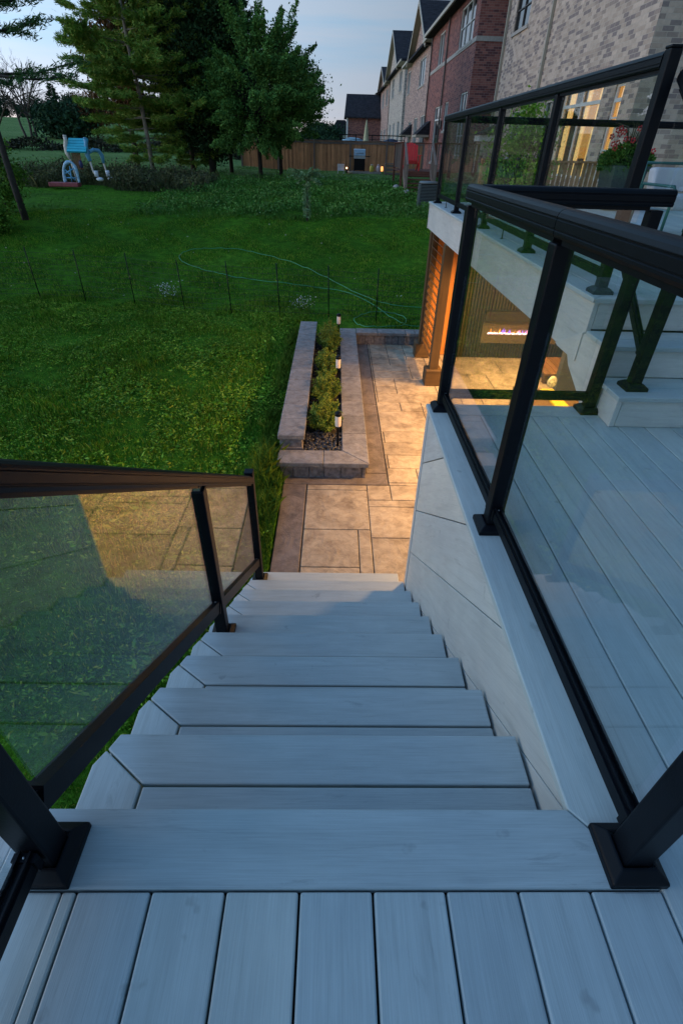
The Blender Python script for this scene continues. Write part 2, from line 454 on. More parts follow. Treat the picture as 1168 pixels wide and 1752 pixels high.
M['slab'] = m_concrete('stamped_concrete', (.34, .295, .225), (.17, .133, .093))
M['border'] = m_concrete('border_concrete', (.15, .13, .12), (.09, .078, .07))
M['joint'] = m_simple('joint_grout', (.05, .04, .032), .9, 0, .2, 20, .3)
M['cast'] = m_concrete('cast_stone', (.20, .20, .21), (.13, .13, .14), 1.5)
M['split'] = m_simple('split_face_stone', (.17, .155, .16), .9, 0, .5, 22, 1.0)
def patio():
    base = MB().box(-.526, 7.0, 1.2, 9.45, PZ-.25, PZ-.012)
    o = base.build('patio', M['joint']); tag(o, 'stamped concrete patio base', kind='structure')
    # ashlar pattern on a .3 m grid, filled greedily
    g = .305; X0, Y0 = -.27, 1.2
    nx, ny = 23, 27
    occ = np.zeros((nx, ny), bool); s = MB(); rr = random.Random(5)
    shapes = [(2, 2), (2, 1), (3, 1), (1, 1), (2, 1), (1, 2), (3, 1), (3, 2)]
    def inside(x0, x1, y0, y1):
        # leave the planter with its border free
        return not (x0 < .60 and y1 > 4.50)
    for j in range(ny):
        for i in range(nx):
            if occ[i, j]: continue
            rr.shuffle(shapes)
            for (a, b_) in shapes+[(1, 1)]:
                if i+a <= nx and j+b_ <= ny and not occ[i:i+a, j:j+b_].any():
                    occ[i:i+a, j:j+b_] = True
                    x0, x1, y0, y1 = X0+i*g, X0+(i+a)*g, Y0+j*g, Y0+(j+b_)*g
                    y1 = min(y1, 9.30)
                    if y1-y0 < .05: break
                    # clip against the border
                    rects = []
                    if y0 < 4.50: rects.append((x0, x1, y0, min(y1, 4.50)))
                    if y1 > 4.50: rects.append((max(x0, .615), x1, max(y0, 4.50), y1))
                    rects = [r for r in rects if r[1]-r[0] > .03 and r[3]-r[2] > .03]
                    if len(rects) == 2 and x0 >= .615: rects = [(x0, x1, y0, y1)]
                    rects = [r for r in rects if not (r[0] < 1.25 and r[1] > -.3 and r[2] < 4.50 and r[3] > 2.61)]
                    for r in rects: s.box(r[0]+.004, r[1]-.004, r[2]+.004, r[3]-.004, PZ-.03, PZ)
                    break
    for r in ((-.27, .371, 4.40, 4.50), (-.27, .371, 3.72, 4.40), (-.27, .25, 3.19, 3.72), (.25, .371, 2.6, 3.72), (-.27, .25, 2.6, 3.19), (.371, .62, 4.22, 4.50), (.62, 1.255, 4.22, 4.50), (.371, 1.255, 4.10, 4.22), (.371, 1.255, 3.60, 4.10), (.371, 1.255, 2.9, 3.60)):
        s.box(r[0]+.004, r[1]-.004, r[2]+.004, r[3]-.004, PZ-.03, PZ)
    o = s.build('patio_slabs', M['slab'], bevel=.006); tag(o, 'warm tan stamped concrete slabs', kind='structure')
    b = MB()
    b.box(-.526, -.278, 1.2, 4.50, PZ-.03, PZ+.001); b.box(-.526, .607, 4.508, 4.74, PZ-.03, PZ+.001)
    b.box(.38, .607, 4.748, 6.6, PZ-.03, PZ+.001); b.box(.38, .607, 6.608, 9.30, PZ-.03, PZ+.001)
    o = b.build('patio_border', M['border'], bevel=.008); tag(o, 'dark grey smooth concrete border band', kind='structure')
patio()

# ---------------------------------------------------------------- planter and garden wall
def planter():
    t = thing('raised_planter', 'long raised planter of grey capped stone beside the patio and lawn', 'planter', (-.1, 6.9, PZ))
    zl, zh = -1.555, -1.40     # lower and upper coping tops
    ct = .055
    c = MB()
    # front coping, mitred at the right corner
    c.prism([(-.60, 4.60), (-.102, 4.60), (-.102, 4.885), (-.60, 4.885)], zl-ct, zl)
    c.prism([(-.098, 4.60), (.39, 4.60), (.105, 4.885), (-.098, 4.885)], zl-ct, zl)
    c.prism([(.395, 4.603), (.395, 5.30), (.105, 5.30), (.105, 4.893)], zl-ct, zl)
    y = 5.304
    for n in range(9):
        y1 = min(y+.455+random.uniform(-.02, .02), 9.30); c.box(.105, .395, y, y1-.004, zl-ct, zl+random.uniform(-.001, .001)); y = y1
        if y >= 9.29: break
    c.box(.105, .395, 9.304, 9.56, zl-ct, zl)
    c.build('coping', M['cast'], t, bevel=.008)
    c = MB(); y = 4.93
    while y < 9.35:
        y1 = min(y+.42+random.uniform(-.03, .02), 9.40); c.box(-.615, -.315, y, y1-.005, zh-ct, zh); y = y1
    c.build('upper_coping', M['cast'], t, bevel=.008)
    def course(name, x0, x1, y0, y1, z0, z1, along):
        w = MB(); p = (x0 if along == 0 else y0); e = (x1 if along == 0 else y1)
        while p < e-.01:
            q = min(p+random.uniform(.14, .24), e); d = random.uniform(-.006, .006)
            if along == 0: w.box(p+.002, q-.002, y0+d, y1, z0, z1)
            else: w.box(x0-abs(d), x1+d, p+.002, q-.002, z0, z1)
            p = q
        return w.build(name, M['split'], t, bevel=.007)
    course('wall_block', -.575, .365, 4.64, 4.86, PZ-.05, zl-ct, 0)
    course('wall_block', .13, .365, 4.87, 9.5, PZ-.05, zl-ct, 1)
    course('wall_block', -.59, -.34, 4.95, 9.38, -1.95, zl-.005, 1)
    course('wall_block', -.59, -.34, 4.955, 9.37, zl-.003, zh-ct, 1)
    course('wall_block', -.33, .12, 9.2, 9.38, PZ-.05, zl-ct, 0)
    MB().box(-.34, .13, 4.86, 9.35, PZ, -1.60).build('soil', m_simple('soil', (.02, .015, .01), .95, 0, .4, 20, .6), t)
planter()
def garden_wall():
    t = thing('garden_wall', 'low grey stone wall with dark capping along the far patio edge', 'wall', (1.1, 9.42, PZ))
    c = MB(); x = .40
    for x1 in (.80, 1.32, 1.50, 1.72, 2.1, 2.6, 3.1): c.box(x+.003, x1-.003, 9.30, 9.58, -1.61, -1.555); x = x1
    c.build('coping', M['cast'], t, bevel=.008)
    w = MB(); x = .40
    while x < 3.1:
        q = x+random.uniform(.15, .26); w.box(x+.002, q-.002, 9.335+random.uniform(-.005, .005), 9.54, PZ-.05, -1.612); x = q
    w.build('wall_block', M['split'], t, bevel=.007)
garden_wall()
# river stones: black polished pebbles
def pebbles():
    s = MB()
    for i in range(520):
        x = random.uniform(-.32, .11); y = random.uniform(4.90, 5.35) if i < 330 else random.uniform(5.3, 9.3)
        s.blob((x, y, -1.59+random.uniform(0, .02)), random.uniform(.012, .026), 1, .12, (random.uniform(.9, 1.5), random.uniform(.8, 1.3), .6))
    o = s.build('river_pebbles', m_simple('black_pebble', (.035, .035, .04), .3, 0, .6, 30, .05)); tag(o, 'black polished river pebbles around the planter shrubs', kind='stuff')
pebbles()
M['box'] = m_leaf('boxwood_leaf', [(.06, .12, .014), (.11, .18, .022), (.17, .22, .032), (.24, .27, .05)], .45, 3)
M['twig'] = m_simple('twig', (.06, .045, .03), .8)
def leaf_quads(P, D, size, aspect, rg, jit=.5):
    # P centres (N,3), D long directions (N,3): diamond shaped leaves
    N = len(P); D = D/np.linalg.norm(D, axis=1, keepdims=True)
    Rn = rg.normal(size=(N, 3)); S = np.cross(D, Rn); S /= np.linalg.norm(S, axis=1, keepdims=True)
    ln = (size*(1+jit*(rg.random(N)-.5)))[:, None]; w = ln*aspect
    a = P-D*ln*.5; c = P+D*ln*.5; b_ = P+S*w*.5+D*ln*.05; d_ = P-S*w*.5+D*ln*.05
    return np.stack([a, b_, c, d_], 1)
def small_shrub(label, x, y, r, h, n, shade=0, zb=-1.60):
    t = thing('shrub', label, 'shrub', (x, y, zb), 'low shrubs in the stone planter')
    st = MB()
    P = []; D = []
    for i in range(46):
        a = random.uniform(0, 6.28); q = math.sqrt(random.random()); hh = h*(1-.55*q*q)*random.uniform(.75, 1.1)
        tip = Vector((x+r[0]*q*math.cos(a), y+r[1]*q*math.sin(a), zb+hh))
        b0 = Vector((x+r[0]*.25*math.cos(a), y+r[1]*.25*math.sin(a), zb))
        st.tube([b0, (b0+tip)/2+Vector((0, 0, .02)), tip], [.004, .003, .0015], 4)
        k = int(n/46)
        tt = rng.random(k)**.6
        for f in tt:
            p = b0.lerp(tip, f); P.append([p.x+rng.normal()*.018, p.y+rng.normal()*.018, p.z+rng.normal()*.016])
            dd = Vector((rng.normal(), rng.normal(), rng.normal()*.6+.7)); D.append(list(dd))
    st.build('stem', M['twig'], t)
    fastmesh('foliage', leaf_quads(np.array(P), np.array(D), .026, .5, rng), 4, M['box'], t)
small_shrub('nearest low green shrub in the planter, behind the pebbles', -.10, 5.56, (.21, .38), .36, 6800)
small_shrub('second low green shrub from the pebbles in the planter', -.10, 6.38, (.21, .40), .37, 6400)
small_shrub('third dark low shrub in the planter, beside the middle path light', -.11, 7.3, (.20, .50), .36, 6400)
small_shrub('farthest low shrub at the lawn end of the planter', -.09, 8.55, (.21, .66), .42, 7400)
def path_light(label, x, y, first=[None]):
    if first[0] is None:
        t = thing('path_light', label, 'path light', (x, y, -1.59), 'bollard path lights in the planter')
        MB().lathe((x, y, -1.60), [(.012, 0), (.012, .26), (.028, .262), (.03, .27)], 12).build('stake', M['metal'], t)
        MB().lathe((x, y, -1.325), [(.031, 0), (.033, .01), (.033, .12), (.031, .125)], 20).build('diffuser', m_emit('frosted_diffuser', (.62, .52, .46), .05), t)
        MB().lathe((x, y, -1.20), [(.036, 0), (.038, .006), (.038, .03), (.030, .042), (.0, .046)], 20).build('cap', M['metal'], t)
        first[0] = t
    else:
        t = copy_tree(first[0]); t.location = (x, y, -1.59); t['label'] = label
path_light('white cylinder path light nearest the pebbles, front of the planter', .055, 5.03)
path_light('white cylinder path light in the middle of the planter', .06, 6.85)
path_light('white cylinder path light at the far end of the planter beyond the shrubs', .075, 9.02)

# ---------------------------------------------------------------- stairs
RUN, RISE, Y0, XR, XL = .2705, .1758, .496, .538, -.637
def clip_poly(poly, a, b, c):
    # keep a*x+b*y<=c
    o = []
    for i in range(len(poly)):
        p, q = poly[i], poly[(i+1) % len(poly)]
        dp, dq = a*p[0]+b*p[1]-c, a*q[0]+b*q[1]-c
        if dp <= 0: o.append(p)
        if dp*dq < 0:
            f = dp/(dp-dq); o.append((p[0]+(q[0]-p[0])*f, p[1]+(q[1]-p[1])*f))
    return o
def staircase():
    t = thing('staircase', 'pale composite stairs going down from the deck to the patio', 'stairs', (-.03, 1.8, PZ))
    for k in range(1, 10):
        yn = Y0+k*RUN; z = -k*RISE; b = MB()
        b.prism([(XL+.046, yn), (XL+.026, yn-.044), (XL+.150, yn-.137), (XR, yn-.137), (XR, yn)][::-1], z-.025, z, long=0)
        b.prism([(XL+.023, yn-.047), (XL, yn-.088), (XL, yn-RUN), (XL+.143, yn-RUN), (XL+.146, yn-.1395)], z-.025, z, long=1)
        b.prism([(XL+.153, yn-.144), (XL+.149, yn-RUN-.012), (XR, yn-RUN-.012), (XR, yn-.144)], z-.025, z, long=0)
        b.build('tread', M['comp'], t, bevel=.004)
    for k in range(0, 10):
        yn = Y0+k*RUN-.026; z = -k*RISE-.025
        MB().box(XL+.03, XR-.005, yn-.016, yn, z-.148 if k < 9 else PZ, z-.001).build('riser', M['fascia'], t, bevel=.002)
    for x in (XL+.012, XR-.045):
        pr = []
        for k in range(0, 10): pr += [(Y0+k*RUN-.043, -k*RISE-.027), (Y0+k*RUN-.043, -(k+1)*RISE-.027)]
        pr = pr[:-1]+[(Y0+9*RUN-.043, PZ), (Y0+9*RUN-.35, PZ), (Y0-.043, -.42)]
        MB().prism(pr[::-1], x, x+.018, axis=0).build('stringer', M['fascia'], t)
staircase()

# ---------------------------------------------------------------- lower deck
def lower_deck():
    t = thing('lower_deck', 'pale grey composite deck platform at the top of the stairs', 'deck', (1.2, 1.0, PZ))
    b = MB(); z0, z1 = -.025, 0
    for k in range(0, 29):
        x = -.487+.1445*k+.0022; xe = x+.140
        if k < 8: b.box(x, xe, -1.2, .3435, z0, z1)
        elif xe < 1.6: b.box(x, xe, -1.2, 2.530, z0, z1)
        else: b.box(x, xe, -1.2, 2.445, z0, z1)
    b.box(-.5145, -.4895, -1.2, .3435, z0, z1)
    b.box(-.655, -.5175, -1.2, .3435, z0, z1)
    b.build('deck_boards', M['comp'], t, bevel=.004)
    f = MB()
    f.prism([(-.655, .3475), (.6690, .3475), (.534, .496), (-.655, .496)], z0, z1)
    f.prism([(.536, .4968), (.6705, .3490), (.6705, 2.530), (.536, 2.679)], z0, z1, long=1)
    f.prism([(.675, 2.534), (1.50, 2.534), (1.50, 2.679), (.541, 2.679)], z0, z1)
    f.build('edge_board', M['comp'], t, bevel=.004)
    MB().box(-.64, 1.50, -1.2, .425, -.20, -.032).build('gap_shade_sheet', m_simple('gap_shade_dark', (.012, .010, .009), .9), t)  # solid dark sheet added under the boards; its colour stands for shade in the gaps
    MB().box(.61, 3.6, .43, 2.62, -.20, -.032).build('gap_shade_sheet', bpy.data.materials['gap_shade_dark'], t)  # same dark sheet, shading the board gaps right of the stairs
    # stair side wall: boards laid parallel to the stair slope
    w = MB(); c = 1.363+.358
    while c > -1.6:
        poly = [(.45, -1.76), (2.610, -1.76), (2.610, -.028), (.45, -.028)]
        poly = clip_poly(poly, .66, 1, c-.003); 
        if len(poly) > 2: poly = clip_poly(poly, -.66, -1, -(c-.358+.003))
        if len(poly) > 2: w.prism([(p[0], p[1]) for p in poly], .549, .566, axis=0, rot=-.583)
        c -= .358
    w.build('side_cladding', M['fascia'], t, bevel=.002)
    MB().box(.568, .60, .45, 2.60, PZ, -.03).build('frame', m_simple('shadow_backing', (.03, .03, .03), .9), t)  # dark slab behind the cladding, painted as shade for the board joints
    MB().box(.545, .60, 2.614, 2.668, PZ, -.0265).build('corner_trim', M['fascia'], t, bevel=.003)
    MB().box(.602, 1.48, 2.63, 2.665, PZ, -.027).build('skirt_panel', M['fascia'], t)
    MB().box(-.64, .53, .432, .449, -.17, -.0265).build('header_riser', M['fascia'], t)
    MB().box(-.69, -.655, -1.2, .49, -.30, -.002).build('side_fascia', M['fascia'], t, bevel=.003)
lower_deck()

# ---------------------------------------------------------------- upper deck with steps
UZ = .528
def upper_deck():
    t = thing('upper_deck', 'raised upper deck with pale composite fascia above the lit patio', 'deck', (4, 6, PZ))
    b = MB(); x = 1.612
    while x < 7.0: b.box(x, x+.14, 3.10, 9.05, UZ-.025, UZ); x += .1445
    b.build('deck_boards', M['comp'], t, bevel=.004)
    f = MB()
    f.prism([(1.462, 2.955), (1.608, 3.098), (1.608, 9.055), (1.462, 9.20)], UZ-.028, UZ, long=1)
    f.prism([(1.466, 2.955), (7.0, 2.955), (7.0, 3.096), (1.611, 3.096)], UZ-.028, UZ)
    f.prism([(1.611, 9.058), (7.0, 9.058), (7.0, 9.20), (1.466, 9.20)], UZ-.028, UZ)
    f.build('edge_board', M['comp'], t, bevel=.005)
    MB().box(1.483, 1.505, 3.0, 9.165, .165, UZ-.030).build('fascia', M['fascia'], t, bevel=.003)
    MB().box(1.474, 1.500, 9.168, 9.19, .160, UZ-.030).build('corner_trim', M['fascia'], t, bevel=.003)
    MB().box(1.505, 7, 9.168, 9.188, .165, UZ-.030).build('end_fascia', M['fascia'], t, bevel=.003)
    MB().box(1.507, 7.0, 2.98, 9.165, .17, .20).build('soffit', m_simple('soffit_brown', (.16, .11, .07), .7, 0, .2, 6, .1), t)
    MB().prism([(2.46, -.03), (2.68, -.10), (3.0, .10), (3.10, .16), (3.10, .19), (2.46, .0)], 1.55, 7.0, axis=0).build('step_underside', M['fascia'], t)
    # steps
    for i, (yn, z) in enumerate(((2.397, .176), (2.663, .352))):
        s = MB(); s.box(1.470, 3.6, yn, yn+.136, z-.025, z); s.box(1.470, 3.6, yn+.140, yn+.285, z-.025, z)
        s.build('tread', M['comp'], t, bevel=.004)
    for yn, za, zb in ((2.397, .001, .150), (2.663, .177, .326), (2.955, .353, .499)):
        MB().box(1.512, 3.6, yn+.020, yn+.036, za, zb).build('riser', M['fascia'], t, bevel=.003)
    MB().box(1.4795, 1.509, 2.414, 2.436, .001, .150).build('corner_trim', M['fascia'], t, bevel=.003)
    MB().box(1.4795, 1.509, 2.976, 2.999, .330, .499).build('corner_trim', M['fascia'], t, bevel=.003)
    sk = MB()
    sk.prism([(2.4385, .001), (2.70, .001), (2.70, .150), (2.4385, .150)], 1.484, 1.502, axis=0)
    sk.prism([(2.703, -.10), (2.85, .0), (3.08, .10), (3.14, .155), (2.99, .325), (2.703, .325)], 1.484, 1.502, axis=0)
    sk.prism([(3.0, .155), (3.30, .155), (3.34, .164), (3.0, .328)], 1.476, 1.482, axis=0)
    sk.build('side_cladding', M['fascia'], t, bevel=.002)
upper_deck()

# ---------------------------------------------------------------- glass railings
def rail_prof(w=.064, h=.066):
    P = []; a = w/2
    # outline with two shallow grooves on either side and a crowned top
    P += [(-a+.004, -h/2), (a-.004, -h/2), (a, -h/2+.008)]
    for z in (-.016, .010): P += [(a, z-.003), (a-.0025, z-.001), (a-.0025, z+.001), (a, z+.003)]
    P += [(a, h/2-.018), (a-.004, h/2-.009), (a-.011, h/2-.003), (a-.020, h/2), (-a+.020, h/2), (-a+.011, h/2-.003), (-a+.004, h/2-.009), (-a, h/2-.018)]
    for z in (.010, -.016): P += [(-a, z+.003), (-a+.0025, z+.001), (-a+.0025, z-.001), (-a, z-.003)]
    P += [(-a, -h/2+.008)]
    return P
def base_cover(x, y, z, parent, s=.058, h=.034):
    b = MB(); a = s; c = s-.004; d = .036
    lv = [(a, 0), (a, .016), (c, .020), (d, h), (.0325, h)]
    n0 = len(b.v)
    for r, zz in lv:
        for sx_, sy_ in ((-1, -1), (1, -1), (1, 1), (-1, 1)): b.v.append((x+sx_*r, y+sy_*r, z+zz))
    for i in range(len(lv)-1):
        for k in range(4):
            k2 = (k+1) % 4
            b.face([n0+i*4+k, n0+i*4+k2, n0+i*4+4+k2, n0+i*4+4+k], [(0, 0), (.1, 0), (.1, .03), (0, .03)])
    b.build('base_cover', M['metal'], parent, bevel=.003)
def make_post(x, y, z0, z1, parent, cap=False, s=.0285, cover=True):
    o = MB().box(x-s, x+s, y-s, y+s, z0+.002, z1).build('post', M['metal'], parent, bevel=.005, seg=3)
    if cover: base_cover(x, y, z0, o)
    if cap:
        c = MB().box(x-s-.002, x+s+.002, y-s-.002, y+s+.002, z1, z1+.012); c.build('post_cap', M['metal'], o, bevel=.004)
    return o
def glass_pane(a, b, za0, za1, zb0, zb1, parent, th=.006, mat=None):
    # vertical pane from a to b (x, y); za0/za1 bottom/top at a, zb0/zb1 at b
    d = Vector((b[0]-a[0], b[1]-a[1], 0)); n = Vector((-d.y, d.x, 0)).normalized()*th/2
    m = MB(); P = []
    for s_ in (-1, 1):
        for q, z in ((a, za0), (b, zb0), (b, zb1), (a, za1)): P.append((q[0]+n.x*s_, q[1]+n.y*s_, z))
    m.v = P
    for f in ((3, 2, 1, 0), (4, 5, 6, 7), (0, 1, 5, 4), (1, 2, 6, 5), (2, 3, 7, 6), (3, 0, 4, 7)): m.face(list(f), [(0, 0)]*4)
    o = m.build('glass_panel', mat or M['glass'], parent)
    return o
def span(parent, A, B, top, bot, post_s=.0315, over0=0, over1=0, support=False, rh=.066, rw=.064, gl=True, gap=.035, brh=.034, gm=None):
    # A, B: (x, y, floor z); top/bot: heights (at A, at B) of top-rail top and bottom-rail centre above world 0
    d = Vector((B[0]-A[0], B[1]-A[1], 0)); ln = d.length; d.normalize()
    p0 = Vector((A[0], A[1], top[0]-rh/2))-Vector((d.x, d.y, (top[1]-top[0])/ln))*over0
    p1 = Vector((B[0], B[1], top[1]-rh/2))+Vector((d.x, d.y, (top[1]-top[0])/ln))*over1
    MB().beam(p0, p1, 0, 0, rail_prof(rw, rh)).build('top_rail', M['metal'], parent)
    sl = (top[1]-top[0])/ln
    q0 = Vector((A[0]+d.x*post_s, A[1]+d.y*post_s, bot[0]+sl*post_s)); q1 = Vector((B[0]-d.x*post_s, B[1]-d.y*post_s, bot[1]-sl*post_s))
    br = MB(); br.beam(q0, q1, .034, brh)
    side = Vector((-d.y, d.x, 0))
    for s_ in (-1, 1): br.beam(q0+side*.010*s_+Vector((0, 0, .023)), q1+side*.010*s_+Vector((0, 0, .023)), .004, .012)
    br.build('bottom_rail', M['metal'], parent)
    for qq, sg in ((q0, 1), (q1, -1)):
        u_ = (q1-q0).normalized()*sg
        bk = MB(); bk.beam(qq+u_*.001, qq+u_*.016, .042, brh+.010); bo = bk.build('rail_bracket', M['metal'], parent)
        MB().blob(qq+u_*.009+Vector((0, 0, brh/2+.005)), .0035, 1, 0).build('screw', M['steel'], bo)
    ch = MB(); ch.beam(q0+Vector((0, 0, top[0]-bot[0]-rh-.008)), q1+Vector((0, 0, top[1]-bot[1]-rh-.008)), .030, .016)
    ch.build('glass_channel', M['metal'], parent)
    if gl:
        g0 = post_s+gap; a = (A[0]+d.x*g0, A[1]+d.y*g0); b = (B[0]-d.x*g0, B[1]-d.y*g0)
        f0, f1 = g0/ln, 1-g0/ln
        zb = lambda f: bot[0]+(bot[1]-bot[0])*f+.012; zt = lambda f: top[0]+(top[1]-top[0])*f-rh-.014
        glass_pane(a, b, zb(f0), zt(f0), zb(f1), zt(f1), parent, mat=gm)
    if support:
        m_ = (Vector(A)+Vector(B))/2; zc = (bot[0]+bot[1])/2
        s_ = MB(); s_.tube([(m_.x, m_.y, m_.z+.002), (m_.x, m_.y, zc-.016)], .005, 8); s_.lathe((m_.x, m_.y, m_.z+.0005), [(.018, 0), (.018, .004)], 12)
        s_.build('support_foot', M['metal'], parent)
def guard_lower():
    t = thing('glass_railing', 'black glass railing around the lower deck, right of the stairs', 'railing', (.612, 1.5, 0))
    p = [(.625, .405, 0), (.620, 1.525, 0), (.615, 2.615, 0), (1.445, 2.615, 0)]
    for i, q in enumerate(p): make_post(q[0], q[1], 0, .985, t)
    h = 1.065; 
    for i in range(2): span(t, p[i], p[i+1], (h, h), (.085, .085), over1=.03 if i == 1 else -.002, over0=.03 if i == 0 else -.002)
    span(t, p[2], p[3], (h, h), (.085, .085), over0=-.034, over1=.06)
guard_lower()
def guard_upper():
    t = thing('glass_railing', 'long black glass railing along the raised upper deck edge', 'railing', (1.55, 6, UZ))
    p = [(1.55, 3.10, UZ), (1.55, 4.50, UZ), (1.55, 5.98, UZ), (1.55, 7.46, UZ), (1.55, 8.92, UZ)]
    for i, q in enumerate(p): make_post(*q, UZ+(.985 if i else 1.057), t, cap=(i == 0))
    h = UZ+1.055
    for i in range(4): span(t, p[i], p[i+1], (h, h), (UZ+.095,)*2, over0=(-.03 if i == 0 else -.002), over1=(.035 if i == 3 else -.002), support=True)
    e = [(1.55, 8.92, UZ), (3.0, 8.92, UZ), (4.5, 8.92, UZ), (6.0, 8.92, UZ)]
    for q in e[1:]: make_post(*q, UZ+.985, t)
    for i in range(3): span(t, e[i], e[i+1], (h, h), (UZ+.095,)*2, over0=-.034 if i == 0 else -.002, over1=-.002)
guard_upper()
def guard_steps():
    t = thing('stair_railing', 'short sloping black glass railing beside the steps to the upper deck', 'railing', (1.58, 2.6, .176))
    A = (1.60, 2.53, .176); B = (1.612, 3.06, UZ)
    make_post(*A, .176+.96, t)
    span(t, A, B, (.176+1.02, UZ+.99), (.34, .71), rh=.05, rw=.05, gap=.03, over0=.03)
guard_steps()
def guard_stairs():
    t = thing('stair_railing', 'brown-lit sloping glass railing down the left side of the stairs', 'railing', (-.53, 1.5, -.7))
    P0, P1, P2 = (-.562, .405, 0), (-.556, 1.715, -5*RISE), (-.560, 2.845, -9*RISE)
    make_post(*P0, 1.00, t)
    zt = lambda y: 1.212-.645*y
    make_post(*P1, zt(P1[1])-.075, t); make_post(P2[0], P2[1], P2[2], -.590, t, cap=True)
    zb = lambda y: zt(y)-.768
    for A, B, o1 in ((P0, P1, -.001), (P1, P2, -.030)):
        span(t, A, B, (zt(A[1]), zt(B[1])), (zb(A[1]), zb(B[1])), rh=.056, rw=.060, over0=0, over1=o1, gap=.03, brh=.058, gm=M['glass_stair'])
    MB().box(P1[0]-.014, P1[0]+.014, P1[1]-.02, P1[1]+.02, zt(P1[1])-.075, zt(P1[1])-.058).build('bracket', M['steel'], t)
    q = (-.566, -.9, 0)
    span(t, q, P0, (1.06, 1.06), (.085, .085), over1=.03)
guard_stairs()

# ---------------------------------------------------------------- patio room below the upper deck
M['post_wood'] = m_wood('brown_post', (.12, .075, .035), 8, .7, .55)
M['cedar'] = m_wood('cedar_board', (.56, .23, .06), 10, .75, .5)
M['ribbed'] = m_simple('ribbed_panel', (.034, .025, .013), .55, 0, .15, 10, .1)
def support_post(label, x, y):
    t = thing('deck_post', label, 'post', (x, y, PZ), 'brown support posts under the upper deck')
    MB().box(x-.065, x+.065, y-.065, y+.065, PZ+.23, .168).build('column', M['post_wood'], t, bevel=.006)
    MB().box(x-.125, x+.125, y-.125, y+.125, PZ, PZ+.245).build('base_box', M['post_wood'], t, bevel=.012)
support_post('nearer brown support post with boxed foot on the patio', 1.52, 7.44)
support_post('farther brown support post with boxed foot by the garden wall', 1.53, 8.72)
def louver():
    t = thing('louvre_screen', 'brown slatted privacy screen between the two deck posts', 'privacy screen', (1.52, 8.08, -1.5))
    f = MB(); y0, y1 = 7.51, 8.65
    MB().box(1.495, 1.535, y0, y0+.045, -1.51, .16).build('stile', M['post_wood'], t); MB().box(1.495, 1.535, y1-.045, y1, -1.51, .16).build('stile', M['post_wood'], t)
    z = -1.44
    while z < .12:
        MB().beam((1.515, y0+.046, z), (1.515, y1-.046, z), .105, .014, [(-.030, .026), (-.034, .020), (.030, -.026), (.034, -.020)]).build('slat', M['post_wood'], t); z += .108
louver()
o = MB()
x = 1.60
while x < 2.05: o.box(x, min(x+.137, 2.055), 8.80, 8.83, PZ, .168, False); x += .14
o = o.build('cedar_wall', M['cedar'], loc=(1.8, 8.8, PZ), bevel=.003); tag(o, 'bright orange cedar boards glowing beside the dark ribbed wall', 'wall')
def firewall():
    t = thing('feature_wall', 'dark ribbed feature wall under the upper deck holding the fireplace', 'wall', (3.4, 8.7, PZ))
    MB().box(2.06, 5.4, 8.70, 8.80, PZ, .168).build('backing', m_simple('dark_backing', (.010, .008, .005), .8), t)
    r = MB(); x = 2.062
    while x < 5.38:
        if 2.50 < x < 3.83: r.box(x, x+.030, 8.668, 8.70, PZ, -1.50); r.box(x, x+.030, 8.668, 8.70, -.96, .167)
        else: r.box(x, x+.030, 8.668, 8.70, PZ, .167)
        x += .052
    r.build('rib', M['ribbed'], t)['kind'] = 'stuff'
    t = thing('fireplace', 'long electric fireplace with glowing crystals and small flames', 'fireplace', (3.1, 8.66, -1.5))
    fm = m_simple('fireplace_frame', (.11, .085, .05), .5, 0, .1, 5, .05)
    f = MB(); f.box(2.52, 3.84, 8.655, 8.699, -1.50, -1.35); f.box(2.52, 2.62, 8.655, 8.699, -1.349, -1.02); f.box(3.72, 3.84, 8.655, 8.699, -1.349, -1.02)
    f.build('frame', fm, t, bevel=.003)
    MB().box(2.53, 3.84, 8.60, 8.699, -1.115, -.97).build('soundbar_shelf', m_simple('dark_shelf', (.03, .022, .014), .5), t)
    MB().box(2.621, 3.719, 8.693, 8.6985, -1.349, -1.117).build('firebox', m_simple('firebox', (.16, .11, .055), .5), t)
    g = MB()
    for i in range(170):
        x = random.uniform(2.63, 3.71); g.blob((x, random.uniform(8.66, 8.69), -1.343+random.uniform(0, .016)), random.uniform(.006, .012), 1, .2)
    g.build('crystal_bed', m_emit('glowing_crystal', (1.0, .62, .62), 2.4), t)
    for c, n_ in (((1.0, .35, .05), 17), ((.25, .12, 1.0), 15)):
        g = MB()
        for i in range(n_):
            x = random.uniform(2.64, 3.70); h = random.uniform(.03, .09)
            g.tube([(x, 8.675, -1.335), (x+random.uniform(-.004, .004), 8.675, -1.335+h*.5), (x+random.uniform(-.01, .01), 8.675, -1.335+h)], [.006, .004, .0005], 5)
        g.build('flame', m_emit('flame_light', c, 2.2), t)
firewall()
o = MB().box(3.31, 5.0, 7.02, 7.14, PZ, .168, wall=True).build('partition_wall', m_simple('dark_render', (.045, .05, .045), .85, 0, .3, 3, .2), loc=(4, 7, PZ)); tag(o, 'dark grey partition wall at the right of the patio room', 'wall')
M['yellow'] = m_simple('yellow_fabric', (.42, .36, .02), .8, 0, .2, 40, .3)
M['wicker'] = m_wood('wicker', (.13, .085, .05), 30, .5, .7)
